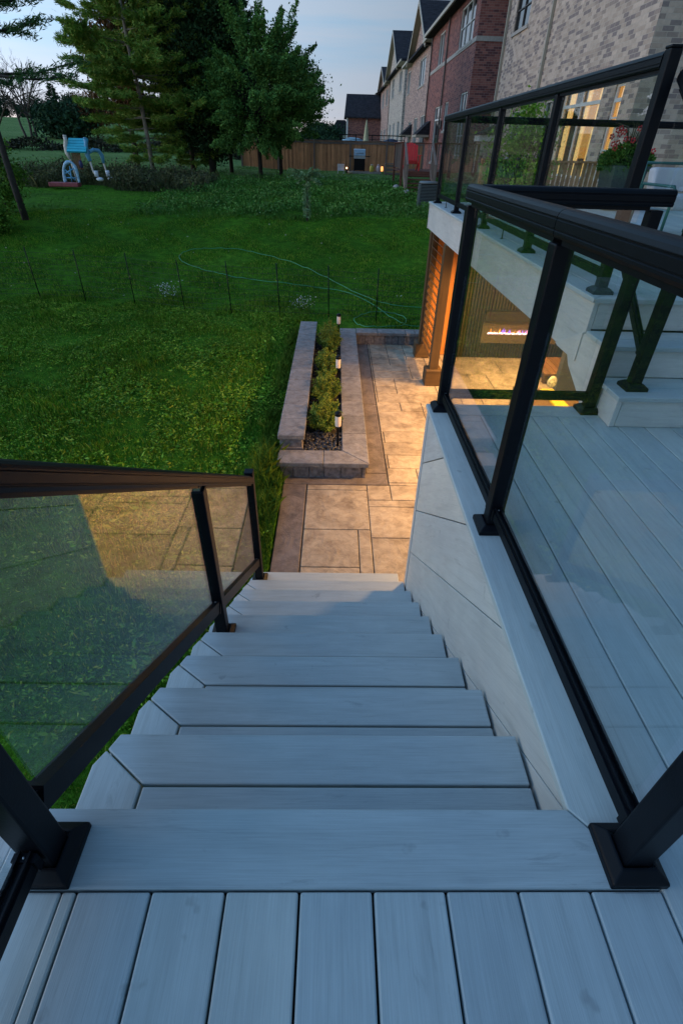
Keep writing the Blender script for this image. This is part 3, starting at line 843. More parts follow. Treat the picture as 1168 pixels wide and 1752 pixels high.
def sofa():
    t = thing('patio_sofa', 'brown outdoor sofa with yellow cushion under the deck', 'sofa', (3.0, 6.3, PZ))
    MB().box(2.86, 3.6, 5.75, 6.50, PZ+.05, PZ+.24).build('seat_base', M['wicker'], t, bevel=.02)
    MB().box(2.50, 2.84, 5.75, 6.60, PZ+.02, PZ+.315).build('side_box', M['wicker'], t, bevel=.012)
    MB().box(2.88, 3.07, 5.85, 6.58, PZ+.245, PZ+.30).build('cushion', M['yellow'], t, bevel=.025, seg=4)
    p = MB().blob((3.06, 6.66, PZ+.36), .085, 3, .02, (.8, .5, 1)).build('throw_pillow', m_simple('leaf_print', (.42, .42, .26), .8, 0, .8, 26, .2), loc=(3.06, 6.66, PZ+.3)); tag(p, 'pale patterned throw pillow beside the yellow cushion', 'pillow')
    t = thing('coffee_table', 'low brown slatted wooden table beside the ribbed wall', 'table', (3.6, 7.9, PZ))
    s = MB()
    for i in range(7): s.box(3.30+i*.1, 3.392+i*.1, 7.5, 8.3, PZ+.13, PZ+.16)
    s.build('tabletop', m_wood('table_wood', (.22, .12, .05)), t, bevel=.003)
    for x in (3.33, 3.95):
        for y in (7.54, 8.26): MB().box(x-.03, x+.03, y-.03, y+.03, PZ, PZ+.128).build('leg', M['post_wood'], t)
sofa()
def soffit_light(label, x, y, pw):
    t = thing('recessed_light', label, 'ceiling light', (x, y, .17), 'recessed lights under the upper deck')
    MB().lathe((x, y, .158), [(.050, 0), (.055, .004), (.055, .0115)], 20).build('trim_ring', m_simple('white_trim', (.7, .65, .55), .4), t)
    MB().lathe((x, y, .155), [(.038, 0), (.038, .0025)], 20).build('lens', m_emit('warm_lens', (1, .62, .25), 6), t)
    l = bpy.data.lights.new('warm_lamp', 'SPOT'); l.energy = pw*LAMP; l.color = (1.0, .52, .17); l.spot_size = R(165); l.spot_blend = .5; l.shadow_soft_size = .12
    lo = bpy.data.objects.new('warm_lamp', l); col.objects.link(lo); lo.location = (0, 0, -.03); lo.parent = t
soffit_light('recessed soffit light nearest the deck edge', 2.25, 4.5, 78)
soffit_light('recessed soffit light above the slatted screen', 2.3, 7.2, 45)
soffit_light('recessed soffit light in front of the fireplace', 3.2, 7.9, 30)
soffit_light('recessed soffit light above the sofa', 3.3, 5.4, 35)

# ---------------------------------------------------------------- houses
M['b_beige'] = m_brick('beige_brick', (.40, .32, .26), (.50, .41, .34), (.24, .20, .19), (.46, .40, .34), .27, .095)
M['b_red'] = m_brick('red_brick', (.22, .08, .07), (.29, .12, .10), (.13, .055, .06), (.26, .19, .17), .23, .085)
M['b_mix'] = m_brick('pinkish_brick', (.36, .24, .20), (.46, .33, .28), (.19, .14, .15), (.36, .30, .27))
M['b_grey'] = m_brick('grey_beige_brick', (.42, .38, .33), (.50, .45, .39), (.28, .25, .24), (.40, .37, .34))
M['b_tan'] = m_brick('tan_brick', (.36, .24, .15), (.42, .30, .19), (.25, .17, .12), (.28, .24, .2))
def m_shingle(name, c):
    m, t, b = nm(name); uv = coord(t, 'UV')
    br = node(t, 'ShaderNodeTexBrick', Scale=1.0); br.inputs['Brick Width'].default_value = .32; br.inputs['Row Height'].default_value = .15; br.inputs['Mortar Size'].default_value = .012
    br.inputs['Color1'].default_value = (*[x*.7 for x in c], 1); br.inputs['Color2'].default_value = (*[x*1.25 for x in c], 1); br.inputs['Mortar'].default_value = (*[x*.4 for x in c], 1)
    t.links.new(uv, br.inputs['Vector']); t.links.new(mixc(t, .5, br.outputs['Color'], ramp(t, noise(t, uv, 1.5, 5), ((.3, (.7, .7, .7)), (.7, (1.2, 1.2, 1.2)))), 'MULTIPLY'), b.inputs['Base Color'])
    b.inputs['Roughness'].default_value = .95; b.inputs['Specular IOR Level'].default_value = .1
    return m
M['shingle'] = m_shingle('dark_shingles', (.035, .035, .042))
M['trim'] = m_simple('stone_trim', (.34, .32, .29), .8, 0, .15, 12, .2)
M['white'] = m_simple('white_frame', (.62, .62, .60), .5, 0, .05, 5, .02)
M['gutter'] = m_simple('beige_gutter', (.33, .30, .24), .5, 0, .1, 5, .02)
M['brownframe'] = m_simple('brown_frame', (.05, .04, .035), .5, 0, .1, 5, .02)
M['pane'] = None
def m_pane():
    m, t, b = nm('window_glass'); b.inputs['Base Color'].default_value = (.015, .02, .025, 1); b.inputs['Roughness'].default_value = .06; b.inputs['Specular IOR Level'].default_value = .9
    bump(t, b, noise(t, coord(t), 1.2, 2), .06, .02); return m
M['pane'] = m_pane()
def m_curtain():
    m, t, b = nm('lit_curtain'); uv = coord(t, 'UV')
    w = node(t, 'ShaderNodeTexWave', Scale=.42, Distortion=1.5, Detail=2.0); t.links.new(mapping(t, uv, (1.6, .12, 1)), w.inputs['Vector'])
    c = ramp(t, w.outputs[1], ((.05, (.05, .03, .015)), (.22, (.35, .15, .03)), (.5, (.80, .40, .07)), (.9, (1, .66, .24))))
    t.links.new(c, b.inputs['Base Color']); t.links.new(c, b.inputs['Emission Color']); b.inputs['Emission Strength'].default_value = .36; b.inputs['Roughness'].default_value = .9
    return m
M['int_curtain'] = m_emit('lit_curtain_cloth', (1.0, .60, .20), .50)
M['int_room'] = m_emit('lit_room_wall', (.85, .40, .08), .42)
M['int_furniture'] = m_simple('dark_furniture', (.05, .03, .02), .7)
def facade(mb, X, y0, y1, z0, z1, holes, d=.12):
    # wall facing -x with recessed openings (y0, y1, z0, z1); uv = metres
    ys = sorted(set([y0, y1]+[h[0] for h in holes]+[h[1] for h in holes])); zs = sorted(set([z0, z1]+[h[2] for h in holes]+[h[3] for h in holes]))
    for i in range(len(ys)-1):
        for j in range(len(zs)-1):
            cy, cz = (ys[i]+ys[i+1])/2, (zs[j]+zs[j+1])/2
            if any(h[0] < cy < h[1] and h[2] < cz < h[3] for h in holes): continue
            a, b, c, e = ys[i], ys[i+1], zs[j], zs[j+1]
            mb.quad((X, b, c), (X, a, c), (X, a, e), (X, b, e), [(b, c), (a, c), (a, e), (b, e)])
    for a, b, c, e in holes:
        mb.quad((X, a, c), (X+d, a, c), (X+d, a, e), (X, a, e), [(0, c), (d, c), (d, e), (0, e)])
        mb.quad((X+d, b, c), (X, b, c), (X, b, e), (X+d, b, e), [(0, c), (d, c), (d, e), (0, e)])
        mb.quad((X, a, e), (X+d, a, e), (X+d, b, e), (X, b, e), [(0, a), (d, a), (d, b), (0, b)])
        mb.quad((X, b, c), (X+d, b, c), (X+d, a, c), (X, a, c), [(0, b), (d, b), (d, a), (0, a)])
def window(parent, X, y0, y1, z0, z1, kind='window', lit=False, cols=2, rows=1, frame=None, sill=True, d=.09, trans=None):
    fr = frame or M['white']; w = .055
    f = MB(); x0, x1 = X+d-.05, X+d
    f.box(x0, x1, y0, y1, z1-w, z1); f.box(x0, x1, y0, y1, z0, z0+w)
    f.box(x0, x1, y0, y0+w, z0+w, z1-w); f.box(x0, x1, y1-w, y1, z0+w, z1-w)
    for k in range(1, cols):
        yc = y0+(y1-y0)*k/cols; f.box(x0+.005, x1-.003, yc-.028, yc+.028, z0+w, z1-w)
    for k in range(1, rows):
        zc = z0+(z1-z0)*k/rows; f.box(x0+.01, x1-.006, y0+w, y1-w, zc-.018, zc+.018)
    if trans: f.box(x0-.004, x1-.001, y0+w, y1-w, trans-.04, trans+.04)
    fo = f.build(kind, fr, parent)
    if not lit: MB().box(X+d+.002, X+d+.012, y0+.01, y1-.01, z0+.01, z1-.01, wall=True).build('pane', M['pane'], fo)
    else:
        MB().box(X+d+.002, X+d+.008, y0+.01, y1-.01, z0+.01, z1-.01, wall=True).build('pane', M['glass'], fo)
        w_ = y1-y0
        for a, b, c, e_, mt, dd in ((-.6, 1.6, -.3, 1.1, 'room', 1.3), (.02, .20, 0, 1, 'curtain', .10), (.44, .52, 0, 1, 'curtain', .12), (.84, .97, 0, 1, 'curtain', .10), (.20, .62, 0, .30, 'furniture', .7), (.60, .84, .0, .22, 'furniture', .5)):
            if w_ < 1 and mt == 'furniture': continue
            MB().box(X+d+dd, X+d+dd+.04, y0+w_*a, y0+w_*b, z0+(z1-z0)*c, z0+(z1-z0)*e_, wall=True).build('interior_'+mt, M['int_'+mt], fo)
    if sill: MB().box(X-.05, X+d, y0-.08, y1+.08, z0-.11, z0-.001).build('sill', M['trim'], fo)
    return fo
def house(label, y0, y1, X, zb, ze, mat, wins, gable=None, name='brick_house', depth=11, band=None, sidemat=None, eave=.45, ridge=None):
    t = thing(name, label, 'house', (X+5, (y0+y1)/2, zb))
    m = MB(); facade(m, X, y0, y1, zb, ze, [w[:4] for w in wins])
    x1 = X+depth
    for y, s in ((y0, 1), (y1, -1)):
        if s > 0: m.quad((X, y, zb), (x1, y, zb), (x1, y, ze), (X, y, ze), [(X, zb), (x1, zb), (x1, ze), (X, ze)])
        else: m.quad((x1, y, zb), (X, y, zb), (X, y, ze), (x1, y, ze), [(x1, zb), (X, zb), (X, ze), (x1, ze)])
    m.quad((x1, y0, zb), (x1, y1, zb), (x1, y1, ze), (x1, y0, ze))
    if gable:
        ga, gb, gh = gable; gm = (ga+gb)/2
        b = len(m.v); m.v += [(X, gb, ze), (X, ga, ze), (X, gm, ze+gh)]; m.face([b, b+1, b+2], [(gb, ze), (ga, ze), (gm, ze+gh)])
    m.build('wall', mat, t)
    # roof: hipped main roof, ridge along y
    rh = ridge or 2.6; r = MB(); e_ = eave; xm = X+depth/2; th = .16
    yA, yB, xA, xB = y0-e_, y1+e_, X-e_, x1+e_
    hip = min(3.2, (yB-yA)/2-.3)
    A, B, C_, D = (xA, yA, ze+.12), (xB, yA, ze+.12), (xB, yB, ze+.12), (xA, yB, ze+.12)
    E_, F = (xm, yA+hip, ze+rh), (xm, yB-hip, ze+rh)
    def tri(a, b_, c):
        n = len(r.v); r.v += [a, b_, c]; l = math.dist(a, b_); r.face([n, n+1, n+2], [(0, 0), (l, 0), (l/2, 3)])
    r.quad(D, A, E_, F); r.quad(B, C_, F, E_); tri(A, B, E_); tri(C_, D, F)
    for a, b_ in ((A, B), (B, C_), (C_, D), (D, A)):
        r.quad((a[0], a[1], a[2]-th), (b_[0], b_[1], b_[2]-th), b_, a)
    r.quad(*[(p[0], p[1], ze-.04) for p in (A, D, C_, B)])
    if gable:
        ga, gb, gh = gable; gm = (ga+gb)/2; o = .4; k = gh/((gb-ga)/2); xx = X-o-.05
        za = ze-o*k+.12; zt_ = ze+gh+.14
        P = [(xx, ga-o, za), (xm+1, ga-o, za), (xm+1, gm, zt_), (xx, gm, zt_)]; r.quad(*P)
        P = [(xm+1, gb+o, za), (xx, gb+o, za), (xx, gm, zt_), (xm+1, gm, zt_)]; r.quad(*P)
    r.build('roof', M['shingle'], t)
    g = MB(); g.box(X-e_-.10, X-e_+.005, y0-e_, y1+e_, ze-.02, ze+.13) if not gable else None
    if gable:
        ga, gb, gh = gable; gm = (ga+gb)/2; xx = X-.46; k = gh/((gb-ga)/2); o = .4
        for yy, s in ((ga-o, 1), (gb+o, -1)):
            g.beam((xx, yy, ze-o*k+.02), (xx, gm, ze+gh+.04), .05, .22)
            g.quad((xx, yy, ze-o*k-.02), (X+.02, yy, ze-o*k-.02), (X+.02, gm, ze+gh-.02), (xx, gm, ze+gh-.02))
        for ya, yb in ((y0-e_, ga+.5), (gb-.5, y1+e_)):
            if yb > ya+.3: g.box(X-e_-.10, X-e_+.005, ya, yb, ze-.02, ze+.13)
            g.box(X-e_, X+.01, ya, yb, ze-.045, ze-.038)
    g.build('gutter', M['gutter'], t)
    for w in wins:
        k = dict(w[4]) if len(w) > 4 else {}
        window(t, X, *w[:4], **k)
    if band:
        for z in band:
            MB().box(X-.03, X-.001, y0-.03, y1, z, z+.17).build('trim_band', M['trim'], t)
            MB().box(X, x1, y0-.03, y0-.001, z, z+.17).build('trim_band', M['trim'], t)
    return t
W = {}
lit = {'lit': True, 'frame': M['white'], 'sill': False}
house('pale beige brick house with warmly lit glass doors, nearest in the row', 15.13, 28.6, 7.0, -.8, 8.2, M['b_beige'],
      [(25.45, 27.4, 5.02, 6.9, {'frame': M['brownframe'], 'rows': 3}), (17.1, 19.9, .60, 2.75, {'lit': True, 'kind': 'patio_door', 'trans': 2.33, 'sill': False}),
       (15.85, 16.35, .60, 2.62, {'lit': True, 'cols': 1, 'rows': 3, 'sill': False, 'trans': 2.3}), (23.6, 25.4, .9, 2.5, {'cols': 2}), (20.9, 21.6, .6, 2.6, {'cols': 1, 'kind': 'door'})], depth=11)
house('dark red brick house with arched white upper windows and stone sill band', 30.5, 44.4, 6.2, -.8, 7.15, M['b_red'],
      [(31.5, 35.0, 5.36, 6.9, {'cols': 3, 'rows': 2}), (39.6, 41.5, 5.36, 6.85, {'cols': 2}), (30.9, 32.6, .95, 3.5, {'cols': 2, 'rows': 3}), (35.9, 37.0, 2.1, 3.4, {'cols': 2}), (38.0, 40.5, .55, 3.35, {'kind': 'door', 'cols': 1, 'trans': 2.7, 'frame': M['white']})], band=[5.18])
house('pinkish brick house with steep gable, third in the row', 46.2, 61.6, 6.5, -.6, 7.25, M['b_mix'],
      [(49.4, 52.6, 5.2, 6.85, {'cols': 2}), (58.8, 61.0, 5.3, 6.9, {}), (47.2, 49.4, 1.0, 3.3, {}), (51.3, 53.6, 1.2, 3.3, {}), (55.5, 57.6, .7, 3.2, {'kind': 'door'})], gable=(47.5, 58.2, 2.9), ridge=2.4)
house('grey beige brick house with steep dark gable, fourth in the row', 64.0, 80.5, 6.5, -.5, 8.0, M['b_grey'],
      [(66.5, 69.2, 6.0, 7.7, {}), (75.0, 78.0, 6.0, 7.8, {'rows': 2}), (66, 68.4, 1.3, 3.6, {}), (71.5, 73.5, .8, 3.6, {'kind': 'door'}), (76, 78.4, 1.4, 3.6, {})], gable=(68.5, 84, 3.7), ridge=2.2)
house('mauve brick house with dark roof, fifth in the row', 83.0, 98.0, 6.6, -.5, 8.0, M['b_mix'],
      [(85, 88, 5.9, 7.6, {}), (92, 95, 5.9, 7.6, {}), (86, 88.5, 1.2, 3.4, {}), (92, 94.5, 1.2, 3.4, {})], gable=(87, 101, 2.4), ridge=3)
house('tan brick house at the far end of the row', 101.0, 117.0, 6.4, -.5, 8.0, M['b_tan'],
      [(104, 107, 5.8, 7.6, {}), (111, 114, 5.8, 7.6, {}), (105, 108, 1.2, 3.4, {})], ridge=3.4)
def cross_house():
    t = thing('brick_house', 'red brick house with big dark roof closing the end of the yards', 'house', (3.6, 100, 0))
    x0, x1, y = 1.5, 7.2, 96
    m = MB(); m.box(x0, x1, y, y+9, -.4, 5.0, wall=True); m.build('wall', M['b_red'], t)
    r = MB(); r.quad((x0-.4, y-.5, 4.95), (x1+2.5, y-.5, 4.95), (x1+2.5, y+4.2, 7.9), (x0-.1, y+4.2, 7.9))
    r.quad((x1+2.5, y+9.5, 4.95), (x0-.4, y+9.5, 4.95), (x0-.1, y+4.2, 7.9), (x1+2.5, y+4.2, 7.9))
    r.quad((x0-.4, y-.5, 4.8), (x1+2.5, y-.5, 4.8), (x1+2.5, y-.5, 4.95), (x0-.4, y-.5, 4.95))
    r.v += [(x0-.4, y-.5, 4.95), (x0-.4, y+9.5, 4.95), (x0-.1, y+4.2, 7.9)]; r.face([len(r.v)-3, len(r.v)-2, len(r.v)-1], [(0, 0), (1, 0), (0, 1)])
    r.build('roof', M['shingle'], t)
    MB().box(x0-.12, x0+.12, y-.10, y-.002, -.4, 4.9).build('downpipe', M['white'], t)
cross_house()
for n, (x, y, w, h, lb) in enumerate(((-1.6, 150, 5, 3.4, 'small far house with dark roof behind the fence, left of the red house'), (-7.5, 168, 6, 3.6, 'tiny distant pale house left of the red end house'))):
    t = thing('distant_house', lb, 'house', (x, y, 0))
    MB().box(x, x+w, y, y+8, -.5, 2.8+h*.3, wall=True).build('wall', M['b_grey'], t)
    z = 2.8+h*.3; r = MB(); r.prism([(x-.4, z), (x+w+.4, z), (x+w/2+1, z+2.6), (x+w/2-1, z+2.6)], y-.4, y+8.4, axis=1); r.build('roof', M['shingle'], t)
    MB().box(x+1, x+2, y-.02, y-.001, 1.4, 2.6).build('window', M['pane'], t)
def lintels():
    h = [o for o in bpy.data.objects if o.get('label', '').startswith('pale beige brick house')][0]
    lm = m_brick('soldier_brick', (.42, .33, .27), (.52, .42, .34), (.36, .28, .24), (.46, .40, .34), .30, .075)
    for y0, y1, z in ((16.9, 20.1, 2.752), (15.65, 16.55, 2.622), (20.7, 21.8, 2.602), (23.4, 25.6, 2.502)):
        b = MB(); n = int((y1-y0)/.15)
        for k in range(n): b.quad((6.988, y0+(k+1)*.15-.004, z), (6.988, y0+k*.15+.004, z), (6.988, y0+k*.15+.004, z+.30), (6.988, y0+(k+1)*.15-.004, z+.30), [(0, 0), (0, .07), (.28, .07), (.28, 0)])
        b.quad((6.992, y1, z-.002), (6.992, y0, z-.002), (6.992, y0, z+.31), (6.992, y1, z+.31))
        b.build('lintel', lm, h)
    for y in (22.6, 28.4): MB().box(6.90, 6.985, y-.05, y+.05, -.7, 8.2).build('downpipe', M['gutter'], h)
    r = [o for o in bpy.data.objects if o.get('label', '').startswith('dark red brick house')][0]
    for y in (38.0, 44.2): MB().box(6.09, 6.165, y-.05, y+.05, -.7, 7.1).build('downpipe', M['brownframe'], r)
    MB().box(6.12, 6.19, 37.3, 37.55, 2.2, 2.6).build('wall_lamp', M['metal'], r)
lintels()
def porch():
    t = thing('porch_bay', 'small beige porch bay with white cap and dark roof beside the red house', 'porch', (6.7, 26.9, -.5))
    MB().box(6.15, 6.99, 26.6, 27.3, -.6, 1.52, wall=True).build('wall', M['b_beige'], t)
    MB().box(6.05, 6.99, 26.5, 27.4, 1.523, 1.75).build('cornice', M['white'], t, bevel=.02)
    MB().prism([(6.0, 1.753), (6.99, 1.753), (6.99, 2.2)], 26.4, 27.5, axis=1).build('roof', M['shingle'], t)
porch()
for lb, x, y, z in (('dark sloped awning roof over a side door of the pinkish house', 6.0, 54.6, 2.2), ('dark sloped awning roof on the red brick house', 5.7, 41.9, 2.0)):
    t = thing('door_canopy', lb, 'canopy', (x, y, z)); MB().prism([(x-.4, z), (x+.48 if y > 50 else x+.48, z), (x+.48, z+.75)], y, y+2.2, axis=1).build('roof', M['shingle'], t)
    MB().box(x-.4, x+.46, y+.02, y+2.18, z-.13, z-.004).build('fascia', M['gutter'], t)

# ---------------------------------------------------------------- fences
M['fence'] = m_wood('fence_cedar', (.60, .31, .16), 9, .6, .8)
M['fence_d'] = m_wood('weathered_wood', (.22, .185, .165), 9, .6, .85)
def board_fence(label, x0, x1, y, h=1.62):
    t = thing('wooden_fence', label, 'fence', (x0, y, gz(x0, y)))
    b = MB(); x = x0; i = 0
    while x < x1:
        g = gz(x, y); b.box(x, x+.137, y-.02-(.02 if i % 2 else 0), y-(.02 if i % 2 else 0), g+.03, g+h); x += .125; i += 1
    b.build('fence_board', M['fence'], t)['kind'] = 'stuff'
    r = MB(); n = 16
    for k in range(n):
        a, c = x0+(x1-x0)*k/n, x0+(x1-x0)*(k+1)/n
        ga, gc = gz(a, y), gz(c, y)
        r.beam((a, y-.02, ga+h+.02), (c, y-.02, gc+h+.02), .13, .035); r.beam((a, y-.05, ga+h-.10), (c, y-.05, gc+h-.10), .02, .12)
    r.build('cap_rail', M['fence_d'], t)
    x = x0
    while x <= x1+.01:
        MB().box(x-.05, x+.05, y-.09, y+.01, gz(x, y)-.1, gz(x, y)+h+.05).build('fence_post', M['fence_d'], t); x += (x1-x0)/5
board_fence('long brown vertical board fence across the far end of the lawn', -6.2, 5.6, 40.0)
def wire_fence():
    P = [(-8.9, 11.7), (-7.75, 11.8), (-6.6, 11.87), (-5.62, 11.9), (-4.5, 11.84), (-3.26, 11.35), (-2.2, 11.1), (-1.16, 11.0), (-.125, 11.0), (.87, 10.8), (1.95, 10.7)]
    t = thing('wire_fence', 'low black wire mesh garden fence across the lawn', 'fence', (P[5][0], P[5][1], -1.76))
    for i, (x, y) in enumerate(P):
        g = gz(x, y); MB().tube([(x, y, g-.1), (x+random.uniform(-.03, .03), y, g+1.03)], .011, 6).build('fence_post', M['metal'], t)
    wm = m_simple('dark_wire', (.008, .01, .008), .6, 0, .1, 5, 0)
    for i in range(len(P)-1):
        (xa, ya), (xb, yb) = P[i], P[i+1]; ga, gb = gz(xa, ya), gz(xb, yb); m = MB()
        for k in range(9):
            h = .10+k*.105; sag = .012
            m.tube([(xa, ya, ga+h), ((xa+xb)/2, (ya+yb)/2, (ga+gb)/2+h-sag), (xb, yb, gb+h)], .0028, 3, cap=False)
        n = 9
        for k in range(1, n+1):
            f = k/(n+1); x, y, g = xa+(xb-xa)*f, ya+(yb-ya)*f, ga+(gb-ga)*f
            m.tube([(x, y, g+.06), (x, y, g+.94)], .0024, 3, cap=False)
        m.build('wire_mesh', wm, t)
wire_fence()
def hose():
    pts = [(2.05, 11.85), (1.19, 12.07), (.4, 13.08), (-.19, 13.87), (-.83, 14.5), (-1.67, 15.2), (-2.45, 15.62), (-3.2, 15.7), (-3.76, 15.63), (-4.2, 15.39), (-4.25, 15.04), (-4.04, 14.65), (-3.5, 14.29), (-2.92, 14.0), (-2.29, 13.78), (-1.51, 13.49), (-.62, 13.32), (.25, 12.96), (.91, 11.97), (1.18, 11.12), (1.43, 10.59), (1.51, 11.01), (1.33, 11.42), (.98, 11.46), (.59, 11.23), (.4, 10.7), (.51, 10.28), (.85, 10.11), (1.42, 10.43), (1.91, 10.48)]
    V = [Vector((x, y, 0)) for x, y in pts]; out_ = []
    for i in range(len(V)-1):
        p0, p1, p2, p3 = V[max(i-1, 0)], V[i], V[i+1], V[min(i+2, len(V)-1)]
        for k in range(8):
            u = k/8; q = .5*((2*p1)+(p2-p0)*u+(2*p0-5*p1+4*p2-p3)*u*u+(3*p1-p0-3*p2+p3)*u**3)
            out_.append((q.x, q.y, gz(q.x, q.y)+.040+.012*math.sin(i*3+k*.7)))
    o = MB().tube(out_, .0085, 6).build('garden_hose', m_simple('green_hose', (.03, .24, .10), .5, 0, .1, 5, 0), loc=(0, 14, -1.5)); tag(o, 'long green garden hose looped loosely over the lawn', 'hose')
hose()

# ---------------------------------------------------------------- neighbour deck, stairs and things on the lawn
def wood_deck():
    zf, y0, g = .42, 26.0, gz(3.4, 24.8)
    M['redw'] = m_wood('red_brown_wood', (.17, .07, .05), 9, .6, .8)
    t = thing('wooden_deck', 'small dark red wooden deck with stairs behind the air conditioner', 'deck', (4.2, 27, g))
    b = MB(); y = y0
    while y < 29.5: b.box(2.75, 6.1, y, y+.135, zf-.03, zf); y += .14
    b.build('deck_boards', M['redw'], t)
    MB().box(2.75, 6.1, y0-.03, y0-.001, zf-.2, zf-.001).build('fascia', M['redw'], t)
    for x, y in ((2.8, 26.05), (4.15, 26.05), (6.0, 26.05), (2.8, 29.4)): MB().box(x-.05, x+.05, y-.05, y+.05, g-.1, zf+1.0).build('post', M['redw'], t)
    for a, c in (((2.8, 26.1), (2.8, 29.4)), ((4.2, 26.05), (6.0, 26.05)), ((2.8, 29.4), (6.0, 29.4))):
        MB().beam((*a, zf+1.0), (*c, zf+1.0), .14, .04).build('handrail', M['redw'], t)
        n = 14; q = MB()
        for k in range(1, n):
            f = k/n; x, y = a[0]+(c[0]-a[0])*f, a[1]+(c[1]-a[1])*f; q.box(x-.017, x+.017, y-.017, y+.017, zf+.08, zf+.97)
        q.build('baluster_row', M['fence_d'], t)
    for k in range(5):
        z = zf-(k+1)*(zf-g)/6; y = y0-.03-k*.26
        MB().box(2.92, 4.0, y-.27, y, z-.04, z).build('step', M['redw'], t)
    for x in (2.88, 4.04):
        MB().beam((x, y0, zf+.0), (x, y0-1.5, g+.0), .045, .24).build('stringer', M['fence_d'], t)
        MB().box(x-.045, x+.045, y0-1.42, y0-1.33, g-.05, g+1.0).build('post', M['fence_d'], t)
        MB().beam((x, y0, zf+.98), (x, y0-1.42, g+1.02), .09, .04).build('handrail', M['fence_d'], t)
        for k in range(5):
            f = (k+.5)/5; yy = y0-1.35*f; MB().box(x-.017, x+.017, yy-.017, yy+.017, zf+(g-zf)*f+.1, zf+(g-zf)*f+.95).build('baluster', M['fence_d'], t)
wood_deck()
def adirondack():
    x, y, z = 3.25, 26.7, .422
    t = thing('adirondack_chair', 'bright red slatted garden chair on the small wooden deck', 'chair', (x, y, z))
    m = m_simple('red_plastic', (.72, .02, .02), .4, 0, .1, 6, .02); s = MB()
    for k in range(6): s.beam((x-.25+k*.1, y+.05, z+.25), (x-.27+k*.108, y-.0-.0+.45, z+1.0-.02*abs(k-2.5)**1.5), .09, .02, upv=(0, 1, 0))
    s.build('backrest', m, t); s = MB()
    for k in range(5): s.box(x-.27, x+.27, y-.42+k*.1, y-.34+k*.1, z+.36-k*.03, z+.38-k*.03)
    s.build('seat', m, t)
    for sx_ in (-1, 1):
        MB().box(x+sx_*.36-.06, x+sx_*.36+.06, y-.5, y+.2, z+.55, z+.57).build('armrest', m, t)
        MB().box(x+sx_*.32-.03, x+sx_*.32+.03, y-.44, y-.40, z, z+.549).build('leg', m, t)
        MB().beam((x+sx_*.30, y-.40, z+.30), (x+sx_*.30, y+.40, z+.02), .03, .10).build('leg', m, t)
adirondack()
def ac():
    x, y = 3.30, 21.3; g = gz(x, y)
    t = thing('air_conditioner', 'grey ribbed air conditioner unit standing on the grass', 'air conditioner', (x, y, g))
    m = m_simple('grey_green_metal', (.12, .15, .16), .5, .2, .1, 6, .05)
    MB().box(x-.34, x+.34, y-.34, y+.34, g-.02, g+.04).build('base_pad', M['trim'], t)
    s = MB(); s.box(x-.29, x+.29, y-.29, y+.29, g+.05, g+.72); s.build('coil', M['metal'], t)
    s = MB()
    for k in range(15): s.box(x-.325, x+.325, y-.325, y+.325, g+.06+k*.044, g+.078+k*.044)
    s.build('louvre', m, t)
    MB().lathe((x, y, g), [(.34, .725), (.345, .75), (.30, .79), (.10, .80)], 20).build('fan_grille', m, t)
ac()
def grill():
    x, y = 1.42, 38.2; g = -.02
    t = thing('barbecue_grill', 'dark barbecue grill with steel blue lid by the fence', 'grill', (x, y, g))
    steel = m_simple('blue_steel', (.28, .36, .42), .35, .6, .1, 5, .02)
    MB().box(x-.34, x+.34, y-.25, y+.25, g+.06, g+.66).build('cabinet', M['metal'], t, bevel=.01)
    MB().prism([(y-.28, g+.80), (y+.25, g+.80), (y+.25, g+1.0), (y+.05, g+1.16), (y-.18, g+1.12)], x-.36, x+.36, axis=0).build('lid', steel, t, bevel=.02)
    MB().box(x-.36, x+.36, y-.29, y+.25, g+.665, g+.79).build('control_panel', steel, t)
    for s_ in (-1, 1): MB().box(x+s_*.38, x+s_*.66, y-.22, y+.2, g+.76, g+.80).build('side_shelf', M['metal'], t)
    for s_ in (-1, 1):
        for q in (-1, 1): MB().lathe((x+s_*.3, y+q*.2, g-.06), [(.03, 0), (.05, .03), (.03, .12)], 10).build('caster', M['metal'], t)
    MB().tube([(x-.25, y-.30, g+.95), (x+.25, y-.30, g+.95)], .015, 6).build('handle', steel, t)
grill()
